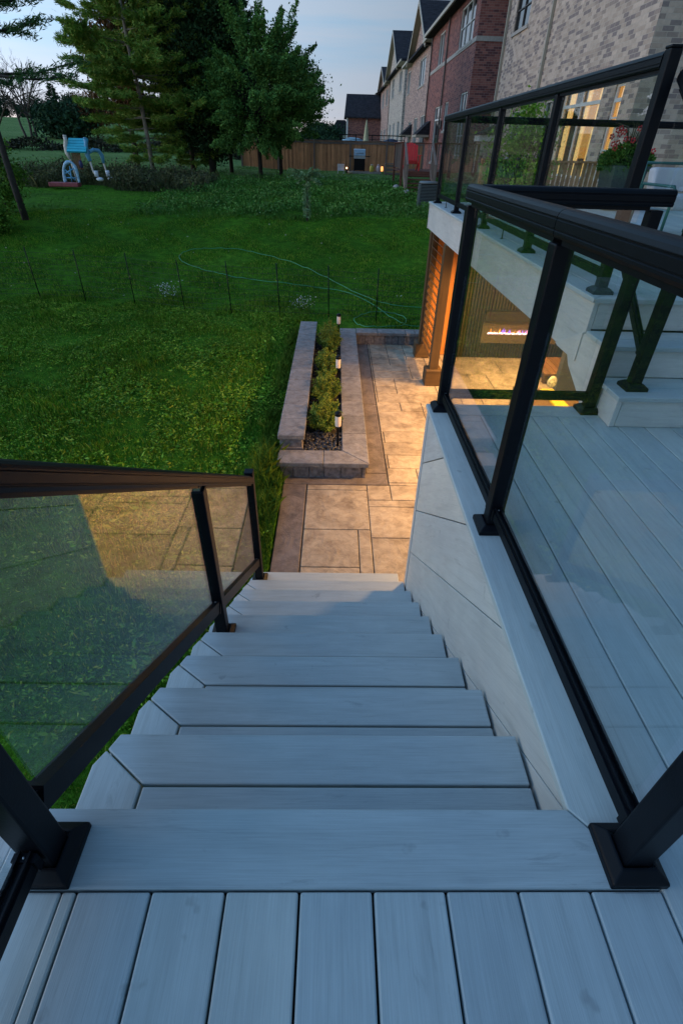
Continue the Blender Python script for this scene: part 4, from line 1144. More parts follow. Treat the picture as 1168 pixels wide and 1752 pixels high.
def yard_bits():
    y = 37.2; g = gz(2, y)
    t = thing('wooden_platform', 'low weathered wooden platform in front of the grill', 'platform', (1.8, y+.6, g))
    s = MB()
    for k in range(9): s.box(.9, 2.75, y+k*.15, y+k*.15+.14, .0-.03, .0)
    s.build('boards', M['fence_d'], t); MB().box(.9, 2.75, y-.03, y-.001, g-.02, -.002).build('fascia', m_simple('pale_skirting', (.30, .28, .26), .8), t)
    def jug(label, x, c, cc):
        t = thing('storage_jar', label, 'jar', (x, y+.2, 0))
        MB().lathe((x, y+.2, .002), [(.12, 0), (.135, .03), (.135, .24), (.09, .30), (.06, .32)], 16).build('jar_body', m_simple('jar_colour', c, .4), t)
        MB().lathe((x, y+.2, .323), [(.07, 0), (.07, .05), (.05, .06)], 16).build('lid', m_simple('lid_colour', cc, .5), t)
    jug('yellow jar with pale lid on the low platform', 2.17, (.50, .42, .06), (.5, .5, .45))
    jug('pinkish white jar on the low platform, right of the yellow one', 2.58, (.55, .42, .42), (.55, .4, .4))
    t = thing('lantern', 'small glowing orange lantern at the right end of the platform', 'lantern', (2.86, y+.35, 0))
    MB().lathe((2.66+.16, y+.35, .003), [(.08, 0), (.08, .03)], 12).build('base', M['metal'], t)
    MB().lathe((2.82, y+.35, .034), [(.06, 0), (.075, .12), (.05, .26)], 12).build('shade', m_emit('lantern_glow', (1, .42, .12), 1.0), t)
    MB().lathe((2.82, y+.35, .295), [(.06, 0), (.02, .06)], 12).build('cap', M['metal'], t)
    t = thing('storage_bench', 'weathered slatted wooden bench at the foot of the fence', 'bench', (3.5, y, g))
    for z in (.36, .17, -.04): MB().box(3.02, 3.95, y-.05, y-.02, z-.09, z+.03).build('slat', M['fence_d'], t)
    for x in (3.0, 3.97): MB().box(x-.04, x+.04, y-.02, y+.4, g-.03, .42).build('end_panel', M['fence_d'], t)
    MB().box(2.97, 4.0, y-.08, y+.45, .421, .46).build('seat', M['fence_d'], t)
    t = thing('plastic_stool', 'small white plastic chair left of the grill', 'chair', (.25, y, g))
    wp = m_simple('white_plastic', (.55, .56, .58), .5)
    MB().box(.05, .47, y-.2, y+.2, .02, .05).build('seat', wp, t, bevel=.01); MB().box(.05, .47, y+.17, y+.2, .051, .36).build('backrest', wp, t, bevel=.02)
    for x in (.08, .44):
        for yy in (y-.17, y+.17): MB().box(x-.02, x+.02, yy-.02, yy+.02, g-.03, .019).build('leg', wp, t)
    t = thing('lantern', 'tiny bright lantern on the grass beside the white plastic chair', 'lantern', (.62, y, g))
    MB().lathe((.62, y, g), [(.05, 0), (.05, .2)], 10).build('base', M['metal'], t); MB().blob((.62, y, g+.26), .05, 2, 0).build('bulb', m_emit('small_bulb', (1, .5, .25), 3), t)
    r = MB().tube([(.68, y-.1, g+.05), (1.0, y-.2, g+.03)], [.06, .05], 8).build('firewood_log', m_simple('split_wood', (.35, .28, .2), .8), loc=(.8, y, g)); tag(r, 'pale split log lying in the grass near the platform', 'log')
    for lb, x, yy, s_ in (('round pale stone by the foot of the wooden stairs', 2.93, 24.5, .14), ('smaller pale stone left of the wooden stairs, farther back', 2.62, 26.0, .15)):
        o = MB().blob((x, yy, gz(x, yy)+.10), s_, 2, .05, (1, 1, .8)).build('round_stone', m_simple('pale_stone', (.36, .35, .36), .85, 0, .2, 8, .3), loc=(x, yy, gz(x, yy))); tag(o, lb, 'stone')
    # small metal frame table left of the palm bush
    t = thing('patio_umbrella', 'closed pale yellow patio umbrella standing beyond the fence', 'umbrella', (2.1, 45, 0))
    MB().lathe((2.1, 45, 1.5), [(.30, 0), (.20, .1), (.16, .5), (.09, 1.0), (.03, 1.3), (.0, 1.33)], 14).build('canopy', m_simple('pale_yellow_canvas', (.42, .42, .26), .8, 0, .2, 8, .3), t)
    MB().tube([(2.1, 45, -.1), (2.1, 45, 2.9)], .025, 8).build('pole', M['metal'], t)
    t = thing('metal_railing', 'thin black metal railing beyond the wooden fence', 'railing', (2.5, 46, 1.2))
    q = MB(); q.beam((.2, 46, 1.95), (5.0, 46, 1.95), .05, .06); q.build('top_rail', M['metal'], t)
    q = MB(); q.beam((.2, 46, 1.70), (5.0, 46, 1.70), .03, .03); q.build('lower_rail', M['metal'], t)
    for k in range(5): MB().box(.2+k*1.2-.03, .2+k*1.2+.03, 45.97, 46.03, -.1, 2.0).build('post', M['metal'], t)
    o = MB().blob((1.2, 48, 1.55), .55, 3, .03, (1.6, 1, .5)).build('pool_cover', m_simple('pale_blue_cover', (.25, .42, .50), .6), loc=(1.2, 48, 1.5)); tag(o, 'pale blue rounded cover behind the wooden fence', 'cover')
    o = MB().blob((4.1, 47, 1.45), .5, 3, .03, (1.3, 1, .7)).build('grill_cover', m_simple('dark_blue_cover', (.03, .05, .10), .6), loc=(4.1, 47, 1.4)); tag(o, 'dark blue rounded cover behind the fence near the houses', 'cover')
yard_bits()
def playset():
    g = gz(-10, 24)
    t = thing('playset', 'faded blue and cream plastic play set with slanted roof in the weeds', 'play set', (-10, 24, g))
    cream = m_simple('cream_plastic', (.60, .57, .52), .6, 0, .1, 6, .05); blue = m_simple('blue_plastic', (.13, .40, .62), .5, 0, .1, 6, .05)
    turq = m_simple('turquoise_plastic', (.02, .42, .55), .5, 0, .1, 6, .05); boot = m_simple('white_boot', (.68, .72, .80), .5); orange = m_simple('wooden_panel', (.22, .10, .05), .7)
    def leg(x, y, top, c1, c2, zb=-.2):
        MB().tube([(x, y, top), (x-.005, y, top-.12), (x-.05, y, top-.30), (x-.05, y, top-.50), (x, y, top-.70)], [.07, .06, .085, .09, .065], 12).build('column', c1, t)
        MB().tube([(x, y, top-.70), (x+.03, y, top-1.05), (x+.05, y, zb)], [.038, .03, .028], 10).build('pole', c2, t)
        MB().lathe((x, y, top), [(.06, 0), (.068, .03), (.062, .05)], 12).build('cap', c1, t)
    leg(-10.46, 24, 1.28, cream, cream); leg(-9.70, 24, 1.22, blue, cream, .1)
    MB().tube([(-9.66, 24.02, .82), (-9.56, 24.2, .88), (-9.44, 24.4, .86), (-9.38, 24.5, .70), (-9.38, 24.5, .45)], [.06, .065, .07, .075, .05], 12).build('arch', blue, t)
    MB().tube([(-9.38, 24.5, .45), (-9.32, 24.45, .12)], [.03, .028], 10).build('pole', cream, t)
    rg_ = MB()
    for a0, a1 in (((-10.60, .12), (-10.20, .30)), ((-10.62, -.02), (-10.22, -.02)), ((-10.42, -.15), (-10.36, .36)), ((-10.58, .26), (-10.28, -.1))): rg_.tube([(a0[0], 23.56, a0[1]), (a1[0], 23.56, a1[1])], .022, 6)
    rg_.build('ring_lattice', blue, t)
    p = MB()
    for k in range(5): p.beam((-10.42, 23.82+k*.09, .84+k*.085), (-9.68, 23.82+k*.09, .84+k*.085), .10, .07, upv=(0, -.7, .7))
    p.build('roof_panel', turq, t)
    b = MB()
    for k in range(5): b.box(-10.38+k*.07, -10.33+k*.07, 24.02, 24.05, .25, .82)
    b.build('slat_panel', orange, t)
    MB().blob((-10.08, 23.98, .42), .09, 2, .05, (.9, .6, 1.5)).build('bell', m_simple('dark_blue_plastic', (.02, .03, .12), .5), t)
    for x, y in ((-9.55, 23.95), (-9.26, 24.4)):
        MB().tube([(x, y, .22), (x, y, .02)], [.08, .075], 12).build('boot_shaft', boot, t); MB().blob((x+.12, y-.05, -.06), .10, 2, .03, (1.5, .9, .7)).build('boot_foot', boot, t)
    # oval ring toy with cut-out, part of the same set
    ring = MB(); pts = []
    for k in range(20):
        a = math.pi*(-.12+1.24*k/19); pts.append((-10.40-.27*math.cos(a)+.14*math.sin(a)**2*(a/3.14), 23.55, -.22+.66*max(0, math.sin(a))**.75+.05))
    ring.tube(pts, [.055+.012*math.sin(k) for k in range(20)], 10); ring.build('oval_ring', m_simple('light_blue_plastic', (.30, .52, .75), .5, 0, .45, 14, .1), t)
    q = MB().box(-11.25, -10.1, 23.3, 23.65, g+.02, g+.17).build('sandbox_edge', m_simple('faded_red', (.25, .05, .06), .7, 0, .3, 7, .2), loc=(-10.7, 23.5, g), bevel=.03); tag(q, 'faded red plastic tray edge lying in front of the play set', 'tray')
playset()

# ---------------------------------------------------------------- things on the upper deck
def pot():
    x, y, z = 4.08, 8.55, UZ
    t = thing('flower_pot', 'tall square grey planter pot on the upper deck by the glass railing', 'planter', (x, y, z))
    pm = m_simple('green_grey_pot', (.028, .042, .042), .6, 0, .1, 8, .05)
    b = MB(); n0 = 0
    prof = [(.19, .003), (.235, .50), (.25, .50), (.25, .54), (.22, .54), (.21, .50)]
    for r, zz in prof:
        for a, c in ((-1, -1), (1, -1), (1, 1), (-1, 1)): b.v.append((x+a*r, y+c*r, z+zz))
    for i in range(len(prof)-1):
        for k in range(4):
            k2 = (k+1) % 4; b.face([i*4+k, i*4+k2, i*4+4+k2, i*4+4+k], [(0, 0)]*4)
    b.face([20, 21, 22, 23], [(0, 0)]*4); b.build('pot_body', pm, t)
    t = thing('flowering_plant', 'leafy green plant with red flowers and grassy spikes in the square pot', 'plant', (x, y, z+.5))
    n = 2600; a = rng.random(n)*6.28; q = rng.random(n)**.5; h = rng.random(n)
    P = np.stack([x+.36*q*np.cos(a), y+.30*q*np.sin(a), z+.48+.36*h*(1-.5*q)], 1); D = np.stack([np.cos(a)*.8, np.sin(a)*.8, rng.random(n)], 1)+rng.normal(size=(n, 3))*.4
    fastmesh('foliage', leaf_quads(P, D, .07, .4, rng), 4, m_leaf('flower_leaf', [(.02, .07, .01), (.05, .13, .02), (.09, .18, .03)], .5, 5), t)
    s = MB()
    for k in range(26):
        a = random.uniform(0, 6.28); l = random.uniform(.2, .42); 
        s.tube([(x, y, z+.6), (x+l*.35*math.cos(a), y+l*.35*math.sin(a), z+.75+l*.6), (x+l*math.cos(a), y+l*math.sin(a), z+.80+l*.6)], [.006, .005, .001], 4)
    s.build('spike_leaf', m_simple('bronze_spike', (.06, .05, .03), .6), t)
    for k in range(22):
        a = random.uniform(0, 6.28); q = random.uniform(.12, .40); f = MB(); cx, cy, cz = x+q*math.cos(a), y+q*.8*math.sin(a)-.05, z+random.uniform(.68, .95)
        for j in range(5):
            b_ = j*1.257; f.blob((cx+.025*math.cos(b_), cy, cz+.025*math.sin(b_)), .015, 1, .1, (1, .4, 1))
        f.build('flower', m_simple('red_petal', (.45, .01, .02), .5) if k == 0 else bpy.data.materials['red_petal'], t)
pot()
def patio_chair():
    x, y, z = 3.42, 5.7, UZ
    t = thing('patio_chair', 'patio chair with teal metal frame and pale grey cushions on the upper deck', 'chair', (x, y, z))
    teal = m_simple('teal_metal', (.02, .10, .09), .45, .2, .1, 6, 0); cu = m_simple('grey_cushion', (.42, .43, .45), .85, 0, .08, 6, .3)
    MB().box(x-.28, x+.28, y-.28, y+.26, z+.24, z+.36).build('seat_cushion', cu, t, bevel=.035, seg=4)
    MB().prism([(y+.16, z+.37), (y+.29, z+.37), (y+.36, z+.56), (y+.24, z+.57)], x-.28, x+.28, axis=0).build('back_cushion', cu, t, bevel=.03, seg=4)
    for s_ in (-1, 1):
        f = MB(); xx = x+s_*.31
        f.tube([(xx, y-.30, z+.004), (xx, y-.30, z+.40), (xx, y-.27, z+.43), (xx, y+.30, z+.43), (xx, y+.36, z+.004)], .014, 8); f.build('side_frame', teal, t)
    MB().tube([(x-.31, y+.32, z+.30), (x-.30, y+.38, z+.60), (x+.30, y+.38, z+.60), (x+.31, y+.32, z+.30)], .014, 8).build('back_frame', teal, t)
patio_chair()

# ---------------------------------------------------------------- trees and plants
M['bark'] = m_simple('bark', (.075, .06, .05), .95, 0, .4, 9, 1.0)
M['pale_bark'] = m_simple('pale_bark', (.24, .22, .19), .9, 0, .35, 9, .8)
M['bark_d'] = m_simple('dark_bark', (.035, .03, .027), .95, 0, .4, 9, 1.0)
def pine(label, x, y, h, rad, zlow, leaf, n_needle=36000, bark='bark', lean=(0, 0), nlen=.30, tk=.010, name='pine_tree', group=None, droop=.1, prof=None, branches=None, keep=None):
    g = gz(x, y); t = thing(name, label, 'tree', (x, y, g), group)
    pts = []; rr = []
    for k in range(9):
        f = k/8; pts.append(Vector((x+lean[0]*f+random.uniform(-.08, .08)*min(1, k), y+lean[1]*f, g-.1+h*f))); rr.append(tk*h*(1-f)+.01)
    MB().tube(pts, rr, 9).build('trunk', M[bark], t)
    B = MB(); P = []; D = []
    zs = zlow; segs = []
    while zs < h*.985:
        f = zs/h; k0 = min(int(f*8), 7); c = pts[k0].lerp(pts[k0+1], f*8-k0)
        q = (zs-zlow)/(h-zlow)
        L_ = rad*(prof(q) if prof else (min(1, .35+q*4) if q < .18 else (1-(q-.18)/.82)**.75))
        nb = random.randint(5, 7)
        for j in range(nb):
            a = random.uniform(0, 6.28); l = L_*random.uniform(.65, 1.15)+.1
            if keep and not keep(c, a, l): continue
            rise = (.35*q+random.uniform(-.12, .18)-droop)
            p0 = c; p1 = c+Vector((math.cos(a)*l*.55, math.sin(a)*l*.55, l*rise*.4)); p2 = c+Vector((math.cos(a)*l, math.sin(a)*l, l*(rise+.08)))
            B.tube([p0, p1, p2], [.012*l+.008, .008*l+.005, .004], 5, cap=False)
            segs.append((p0, p1, p2, l))
            for s_ in range(int(3+l*3)):
                u = random.uniform(.25, .95); m_ = p0.lerp(p1, u*2) if u < .5 else p1.lerp(p2, u*2-1)
                a2 = a+random.choice((-1, 1))*random.uniform(.5, 1.1); l2 = l*(1-u*.6)*random.uniform(.25, .5)
                e_ = m_+Vector((math.cos(a2)*l2, math.sin(a2)*l2, l2*random.uniform(-.1, .3)))
                B.tube([m_, e_], [.006, .003], 3, cap=False); segs.append((m_, m_.lerp(e_, .5), e_, l2))
        zs += random.uniform(.20, .34)*(h/12+.3)
    B.build('limbs', M[bark], t)
    S = np.array([[*a, *b, *c] for a, b, c, l in segs]); Ls = np.array([l for *_, l in segs]); pr = Ls/Ls.sum()
    idx = rng.choice(len(segs), n_needle, p=pr); u = rng.random(n_needle)**.7*.95+.08
    A, Bm, C_ = S[idx, :3], S[idx, 3:6], S[idx, 6:]
    uu = u[:, None]; Pn = np.where(uu < .5, A+(Bm-A)*uu*2, Bm+(C_-Bm)*(uu*2-1))
    Dn = (C_-A); Dn /= np.linalg.norm(Dn, axis=1, keepdims=True)+1e-9
    Dn = Dn+rng.normal(size=Dn.shape)*.55+np.array([0, 0, .15])
    Pn = Pn+rng.normal(size=Pn.shape)*.05
    fastmesh('crown', leaf_quads(Pn, Dn, nlen, .16, rng), 4, M[leaf], t)
    return t
def broadleaf(label, x, y, h, crown, leaf, n, lsize=.13, bark='bark', lean=(0, 0), name='tree', nl=60, rl=.55, zc=.55, trunk_r=None, group=None, spray=False, aspect=.5):
    # crown: (rx, ry, rz); crown centre at zc*h
    g = gz(x, y); t = thing(name, label, 'tree', (x, y, g), group)
    cx, cy, cz = x+lean[0], y+lean[1], g+h*zc; tr = trunk_r or .018*h
    B = MB(); tp = [Vector((x, y, g-.1)), Vector((x+lean[0]*.3, y, g+h*zc*.4)), Vector((cx, cy, cz)), Vector((cx+.1, cy, cz+crown[2]*.6))]
    T = MB().tube(tp, [tr, tr*.8, tr*.55, tr*.15], 9); T.build('trunk', M[bark], t)
    P = []; D = []; k = max(1, n//nl)
    for i in range(nl):
        v = Vector((random.gauss(0, 1), random.gauss(0, 1), random.gauss(0, 1))).normalized(); q = random.uniform(.35, 1.0)**.6*random.uniform(.8, 1.08)
        c = Vector((cx+v.x*crown[0]*q, cy+v.y*crown[1]*q, cz+v.z*crown[2]*q))
        s_ = tp[1].lerp(tp[2], random.uniform(.3, 1)); mid = s_.lerp(c, .5)+Vector((0, 0, -.1*crown[2]))
        B.tube([s_, mid, c], [tr*.3, tr*.17, .008], 5, cap=False)
        r_ = rl*random.uniform(.6, 1.3)
        pts = rng.normal(size=(k, 3))*np.array([r_, r_, r_*.65])*.55
        if spray:
            od = np.array([v.x, v.y, v.z*.6+.25]); od /= np.linalg.norm(od)
            s2 = rng.random((k, 1)); pts = od*s2*r_*1.7+rng.normal(size=(k, 3))*.16*(1.15-s2)
        P.append(pts+np.array(c)); dd = rng.normal(size=(k, 3)); dd += np.array(v)*.5; D.append(dd)
    B.build('limbs', M[bark], t)
    fastmesh('crown', leaf_quads(np.concatenate(P), np.concatenate(D), lsize, aspect, rng), 4, M[leaf], t)
    return t
M['needle'] = m_leaf('pine_needles', [(.08, .22, .035), (.15, .30, .05), (.24, .36, .07), (.34, .36, .08)], .6, .7)
M['needle_d'] = m_leaf('dark_needles', [(.03, .085, .035), (.05, .12, .05), (.08, .17, .065)], .6, .7)
M['leaf_dark'] = m_leaf('dark_leaves', [(.012, .035, .014), (.025, .06, .022), (.045, .085, .03)], .6, .8)
M['leaf_locust'] = m_leaf('locust_leaves', [(.055, .15, .035), (.095, .22, .05), (.15, .30, .075)], .55, .9)
M['leaf_red'] = m_leaf('autumn_leaves', [(.12, .045, .025), (.16, .07, .03), (.10, .08, .03)], .6, .9)
M['leaf_green'] = m_leaf('green_leaves', [(.05, .14, .016), (.09, .20, .024), (.14, .26, .035)], .55, 1.2)
M['leaf_far'] = m_leaf('far_leaves', [(.02, .05, .03), (.032, .075, .04), (.05, .10, .05)], .7, .3)
broadleaf('tall reddish autumn tree behind the big pine, left side', -11.3, 34.5, 9.0, (1.9, 1.8, 2.9), 'leaf_red', 15000, .17, zc=.52, nl=70, rl=.6)
pine('big yellowish green pine with pale trunk in the middle of the lawn edge', -9.1, 30, 13, 2.85, .75, 'needle', 170000, 'pale_bark', lean=(-.4, 0), nlen=.19, tk=.0075)
pine('slimmer pine close behind the big yellowish pine', -7.6, 32, 12, 2.8, .6, 'needle', 110000, nlen=.20)
broadleaf('tall very dark leafy tree between the pines', -6.5, 31.8, 10.5, (2.4, 2.1, 4.9), 'leaf_dark', 76000, .15, 'bark_d', zc=.53, nl=150, rl=.75)
pine('dark pine with feathery tip behind the dark leafy tree', -5.9, 34, 10.3, 2.3, 1.7, 'needle_d', 46000, 'bark_d', nlen=.30)
broadleaf('wide dark green tree with drooping sprays beside the fence', -3.85, 30.6, 6.1, (2.75, 2.2, 2.3), 'leaf_locust', 100000, .115, 'bark_d', zc=.56, nl=270, rl=.62, spray=True)
broadleaf('smaller dark tree right behind the drooping tree by the fence', -3.0, 32.6, 5.6, (2.2, 1.8, 1.8), 'leaf_locust', 26000, .12, 'bark_d', zc=.62, nl=90, rl=.6)
def left_pine():
    t = pine('leaning dark pine at the left edge with branches reaching in', -9.15, 17, 9, 2.7, 3.1, 'needle_d', 9000, 'bark_d', nlen=.17, droop=.0, prof=lambda q: .85*(1-q*.6), keep=lambda c, a, l: random.random() < .33)
    b = MB().tube([(-9.1, 17, 1.45), (-8.6, 16.8, 1.95), (-8.0, 16.7, 2.12), (-7.5, 16.6, 2.2)], [.022, .016, .012, .006], 6); b.build('bare_limb', M['bark'], t)
left_pine()
def bare_tree(label, x, y, h, n=5):
    g = gz(x, y); t = thing('bare_tree', label, 'tree', (x, y, g)); B = MB(); T = MB()
    def br(p, d, l, r, dep):
        if dep > n: return
        q = p+d*l; mid = (p+q)/2+Vector((random.gauss(0, 1), random.gauss(0, 1), random.gauss(0, 1)))*l*.05
        (T if dep == 0 else B).tube([p, mid, q], [r, r*.8, r*.6], 5 if dep < 3 else 3, cap=False)
        for i in range(3 if dep else 5):
            nd = (d+Vector((random.gauss(0, .5), random.gauss(0, .5), random.gauss(.12, .3)))).normalized(); br(q if random.random() < .6 else mid.lerp(q, .5), nd, l*random.uniform(.58, .8), r*.55, dep+1)
    for k in range(3): br(Vector((x+k*.5-.5, y, g-.2)), Vector((random.uniform(-.25, .25), 0, 1)).normalized(), h*.30, .018*h, 0)
    T.build('trunk', M['bark'], t); B.build('limbs', M['bark'], t)
bare_tree('leafless grey tree standing alone on the far left field', -29.3, 60, 7.2)
# far hedge line and distant trees
hd = []
for i in range(2300):
    x = random.uniform(-60, -6); y = 46+random.gauss(0, .7)+.03*abs(x+20); hd.append((x, y, gz(x, y)+random.uniform(0, .55)+.2*math.sin(x*1.3)))
for i in range(9000):
    x = random.uniform(-60, -6); y = 46+random.gauss(0, .7)+.03*abs(x+20); hd.append((x, y, gz(x, y)+random.uniform(0, .5)+.2*math.sin(x*1.3)))
o = fastmesh('hedgerow', leaf_quads(np.array(hd), rng.normal(size=(len(hd), 3)), .28, .5, rng), 4, m_leaf('hedgerow_scrub', [(.03, .03, .022), (.05, .05, .035), (.04, .055, .03)], .8, .5)); tag(o, 'dark scrubby hedgerow crossing the far field', 'hedge')
far = [(-25.7, 60, 2.3, 'rounded dark bush on the field below the far trees', 1.4), (-80, 150, 5.2, 'broad dark tree on the far hill at the left edge', 4.5), (-72.5, 152, 4.6, 'dark tree on the far hill behind the bare tree', 4), (-66, 150, 6.2, 'pointed dark tree on the far hill right of the bare tree', 3.4), (-60.5, 149, 5.6, 'dark round tree on the far hill above the round bush', 3.4), (-55, 152, 4.4, 'low dark tree on the far hill just left of the reddish tree', 3.6), (-50, 150, 5.4, 'pointed dark tree on the far hill hidden partly by the pine', 3.6), (-40, 150, 5, 'dark tree on the hill seen left of the pine trunks', 4), (-28, 150, 4.5, 'dark tree on the hill behind the pine trunks', 4), (-14, 140, 4, 'dark tree far behind the pine trunks, toward the fence', 3.6)]
for i, (x, y, h, lb, r) in enumerate(far):
    if i == 3 or i == 6: pine(lb, x, y, h+1, r*.7, .5, 'leaf_far', 9000, 'bark_d', nlen=.6, group='trees on the far hill')
    else: broadleaf(lb, x, y, h, (r, r, h*.46), 'leaf_far', 9000, .38, 'bark_d', zc=.50, nl=60, rl=1.3, group='trees on the far hill' if i else None)
broadleaf('dark reddish tree on the field left of the big pine', -23.4, 61, 3.7, (1.3, 1.3, 1.6), 'leaf_red', 5000, .2, 'bark_d', zc=.55, nl=60, rl=.8)
for x, y, h, lb in ((-1.5, 120, 5.0, 'small dark tree behind the fence left of the far houses'), (-4.5, 135, 5.5, 'distant dark tree on the skyline beside the far houses')):
    broadleaf(lb, x, y, h, (3, 3, 2.2), 'leaf_far', 5000, .45, 'bark_d', zc=.5, nl=40, rl=1.2)
# saplings and shrubs at left edge
broadleaf('bright green leafy shrub beside the leaning pine at the left edge', -9.95, 17.6, 2.0, (.75, .6, .95), 'leaf_green', 6000, .085, zc=.48, nl=44, rl=.30, name='shrub')
broadleaf('lower yellow green shrub at the very left edge of the lawn', -9.5, 15.6, 1.0, (.5, .5, .45), 'leaf_green', 5000, .09, zc=.45, nl=30, rl=.3, name='shrub')
# shaggy small palm-like bush on the lawn
def palm_bush():
    x, y = -.92, 18.3; g = gz(x, y)
    t = thing('ornamental_bush', 'small upright bush with feathery top alone on the lawn', 'bush', (x, y, g)); B = MB(); 
    B.tube([(x, y, g), (x+.03, y, g+.5), (x, y, g+1.15)], [.03, .025, .015], 6); B.build('stem', M['bark'], t)
    P = []; D = []
    for i in range(34):
        a = random.uniform(0, 6.28); l = random.uniform(.35, .62); u = random.uniform(.1, .9)
        for k in range(46):
            f = k/46; px = x+math.cos(a)*l*f; py = y+math.sin(a)*l*f; pz = g+1.12+l*(u*1.3*f-.6*f*f)
            P.append((px, py, pz)); D.append((math.cos(a)+random.gauss(0, .7), math.sin(a)+random.gauss(0, .7), random.gauss(.1, .5)))
    for i in range(420):
        h = random.uniform(.1, 1.0); a = random.uniform(0, 6.28); r = .13*random.random(); P.append((x+r*math.cos(a), y+r*math.sin(a), g+h)); D.append((random.gauss(0, 1), random.gauss(0, 1), random.gauss(.5, 1)))
    fastmesh('foliage', leaf_quads(np.array(P), np.array(D), .12, .25, rng), 4, m_leaf('pale_feather_leaf', [(.10, .20, .10), (.17, .28, .14), (.28, .38, .21)], .6, 3), t)
palm_bush()
# neighbour garden seen through the upper railing
broadleaf('slender bright green tree seen through the upper deck glass', 3.70, 12.4, 3.6, (.62, .5, 1.1), 'leaf_green', 8000, .075, zc=.72, nl=60, rl=.26, name='garden_tree')
broadleaf('dense low green bush behind the upper deck railing', 3.7, 11.6, 1.95, (1.0, .6, .42), 'leaf_green', 9000, .06, zc=.82, nl=60, rl=.26, name='shrub')
def slat_screen():
    g = gz(4, 13.2); t = thing('slat_railing', 'brown wooden slatted railing behind the garden bush', 'railing', (4, 13.2, g)); s = MB(); x = 3.2
    while x < 6.3: s.box(x, x+.07, 13.2, 13.23, .30, 1.02); x += .105
    s.build('slats', M['fence'], t); MB().box(3.15, 6.35, 13.16, 13.27, 1.021, 1.06).build('top_rail', M['fence'], t)
    for x in (3.2, 4.7, 6.3): MB().box(x-.04, x+.04, 13.24, 13.32, g-.1, 1.02).build('post', M['fence'], t)
slat_screen()
# ---------------------------------------------------------------- lawn blades, weeds, tall grass
def blades(N, xr, yr, hr, wr, rg, cond=None, lean=.5, dens=None):
    x = rg.uniform(*xr, N); y = rg.uniform(*yr, N)
    if dens is not None:
        k = rg.random(N) < dens(x, y); x, y = x[k], y[k]
    if cond is not None:
        k = cond(x, y); x, y = x[k], y[k]
    n = len(x); z = ground(x, y); h = rg.uniform(*hr, n)*(0.75+.5*np.sin(x*2.7+1.3*np.sin(y*1.9))*np.cos(y*2.1))*(1+.35*np.sin(x*9.1+2*np.sin(y*7))*np.sin(y*8.3)); w = rg.uniform(*wr, n)
    a = rg.random(n)*6.28; b = rg.random(n)*6.28; l = h*lean*rg.random(n)
    base = np.stack([x, y, z-.01], 1); s = np.stack([np.cos(a), np.sin(a), np.zeros(n)], 1)*w[:, None]*.5
    mid = base+np.stack([np.cos(b)*l*.35, np.sin(b)*l*.35, h*.6], 1); tip = base+np.stack([np.cos(b)*l, np.sin(b)*l, h], 1)
    return np.stack([base-s, base+s, mid+s*.8, tip, mid-s*.8], 1)
onlawn = lambda x, y: ~((x > -.60) & (y < 9.62)) & ~((x > -.50) & (y < 9.6))
def in_view(x, y): return x > -(y*.76+2.4)
M['bright_leaf'] = m_leaf('bright_garden_leaf', [(.10, .26, .02), (.16, .34, .03), (.26, .42, .05)], .5, 2.5)
for nm_ in ('slender bright green tree', 'dense low green bush'):
    for o in bpy.data.objects:
        if o.parent and o.parent.get('label', '').startswith(nm_) and o.name.startswith('crown'): o.data.materials[0] = M['bright_leaf']
M['grass'] = m_leaf('grass_blades', [(.012, .05, .005), (.04, .14, .009), (.085, .26, .014), (.17, .35, .022), (.34, .38, .07)], .55, .9)
rgg = np.random.default_rng(3)
G = [blades(330000, (-9, -.55), (-.6, 12.2), (.03, .10), (.004, .009), rgg, lambda x, y: onlawn(x, y) & in_view(x, y) & (x > -7.5-.2*y)),
     blades(230000, (-13, 3.4), (9.6, 18.6), (.025, .065), (.006, .013), rgg, lambda x, y: onlawn(x, y) & in_view(x, y))]
o = fastmesh('grass', np.concatenate(G), 5, M['grass'], loc=(0, 0, 0)); tag(o, 'fine green lawn grass blades', kind='stuff')
# taller grass hugging the planter and patio edge
E_ = blades(16000, (-.86, -.53), (1.2, 9.9), (.06, .20), (.005, .010), rgg, lambda x, y: x < np.where(y > 4.55, -.61, -.535), lean=.9)
o = fastmesh('edge_grass', E_, 5, m_leaf('edge_grass_blades', [(.04, .11, .012), (.07, .15, .015), (.10, .17, .02)], .5, 1.5)); tag(o, 'longer yellowish grass along the planter edge', kind='stuff')
def leafy(N, cond, xr, yr, hmax, size, rg):
    x = rg.uniform(*xr, N); y = rg.uniform(*yr, N); f = np.sin(x*2.3+2*np.sin(y*1.1))+np.cos(y*1.9+1.5*np.sin(x*1.7))+.7*rg.normal(size=N)
    k = (f > -.1) & cond(x, y); x, y = x[k], y[k]; n = len(x); z = ground(x, y)+rg.random(n)*hmax*(.5+.25*(f[k]))
    return leaf_quads(np.stack([x, y, z], 1), rg.normal(size=(n, 3))+np.array([0, 0, .5]), size, .4, rg, .9)
o = fastmesh('bed_weeds', leafy(60000, lambda x, y: y > 18.5+.25*np.sin(x*1.3)+.12*(x+1), (-6.5, 6), (18.2, 30), .30, .085, rgg), 4, m_leaf('bed_weed_leaves', [(.03, .11, .02), (.06, .19, .03), (.10, .25, .05), (.17, .28, .09)], .6, .9)); tag(o, 'low leafy weeds in the unmown bed of the lawn', kind='stuff')
o = fastmesh('underbrush', leafy(70000, lambda x, y: (y > 24.1+.6*np.sin(x*1.7)) | (x > -8.8) & (y > 23.4), (-13.5, -5.3), (22.8, 28.0), .65, .10, rgg), 4, m_leaf('underbrush_leaves', [(.045, .05, .03), (.08, .09, .05), (.11, .14, .05), (.16, .14, .09)], .7, .9)); tag(o, 'brownish leafy underbrush beneath the pines', kind='stuff')
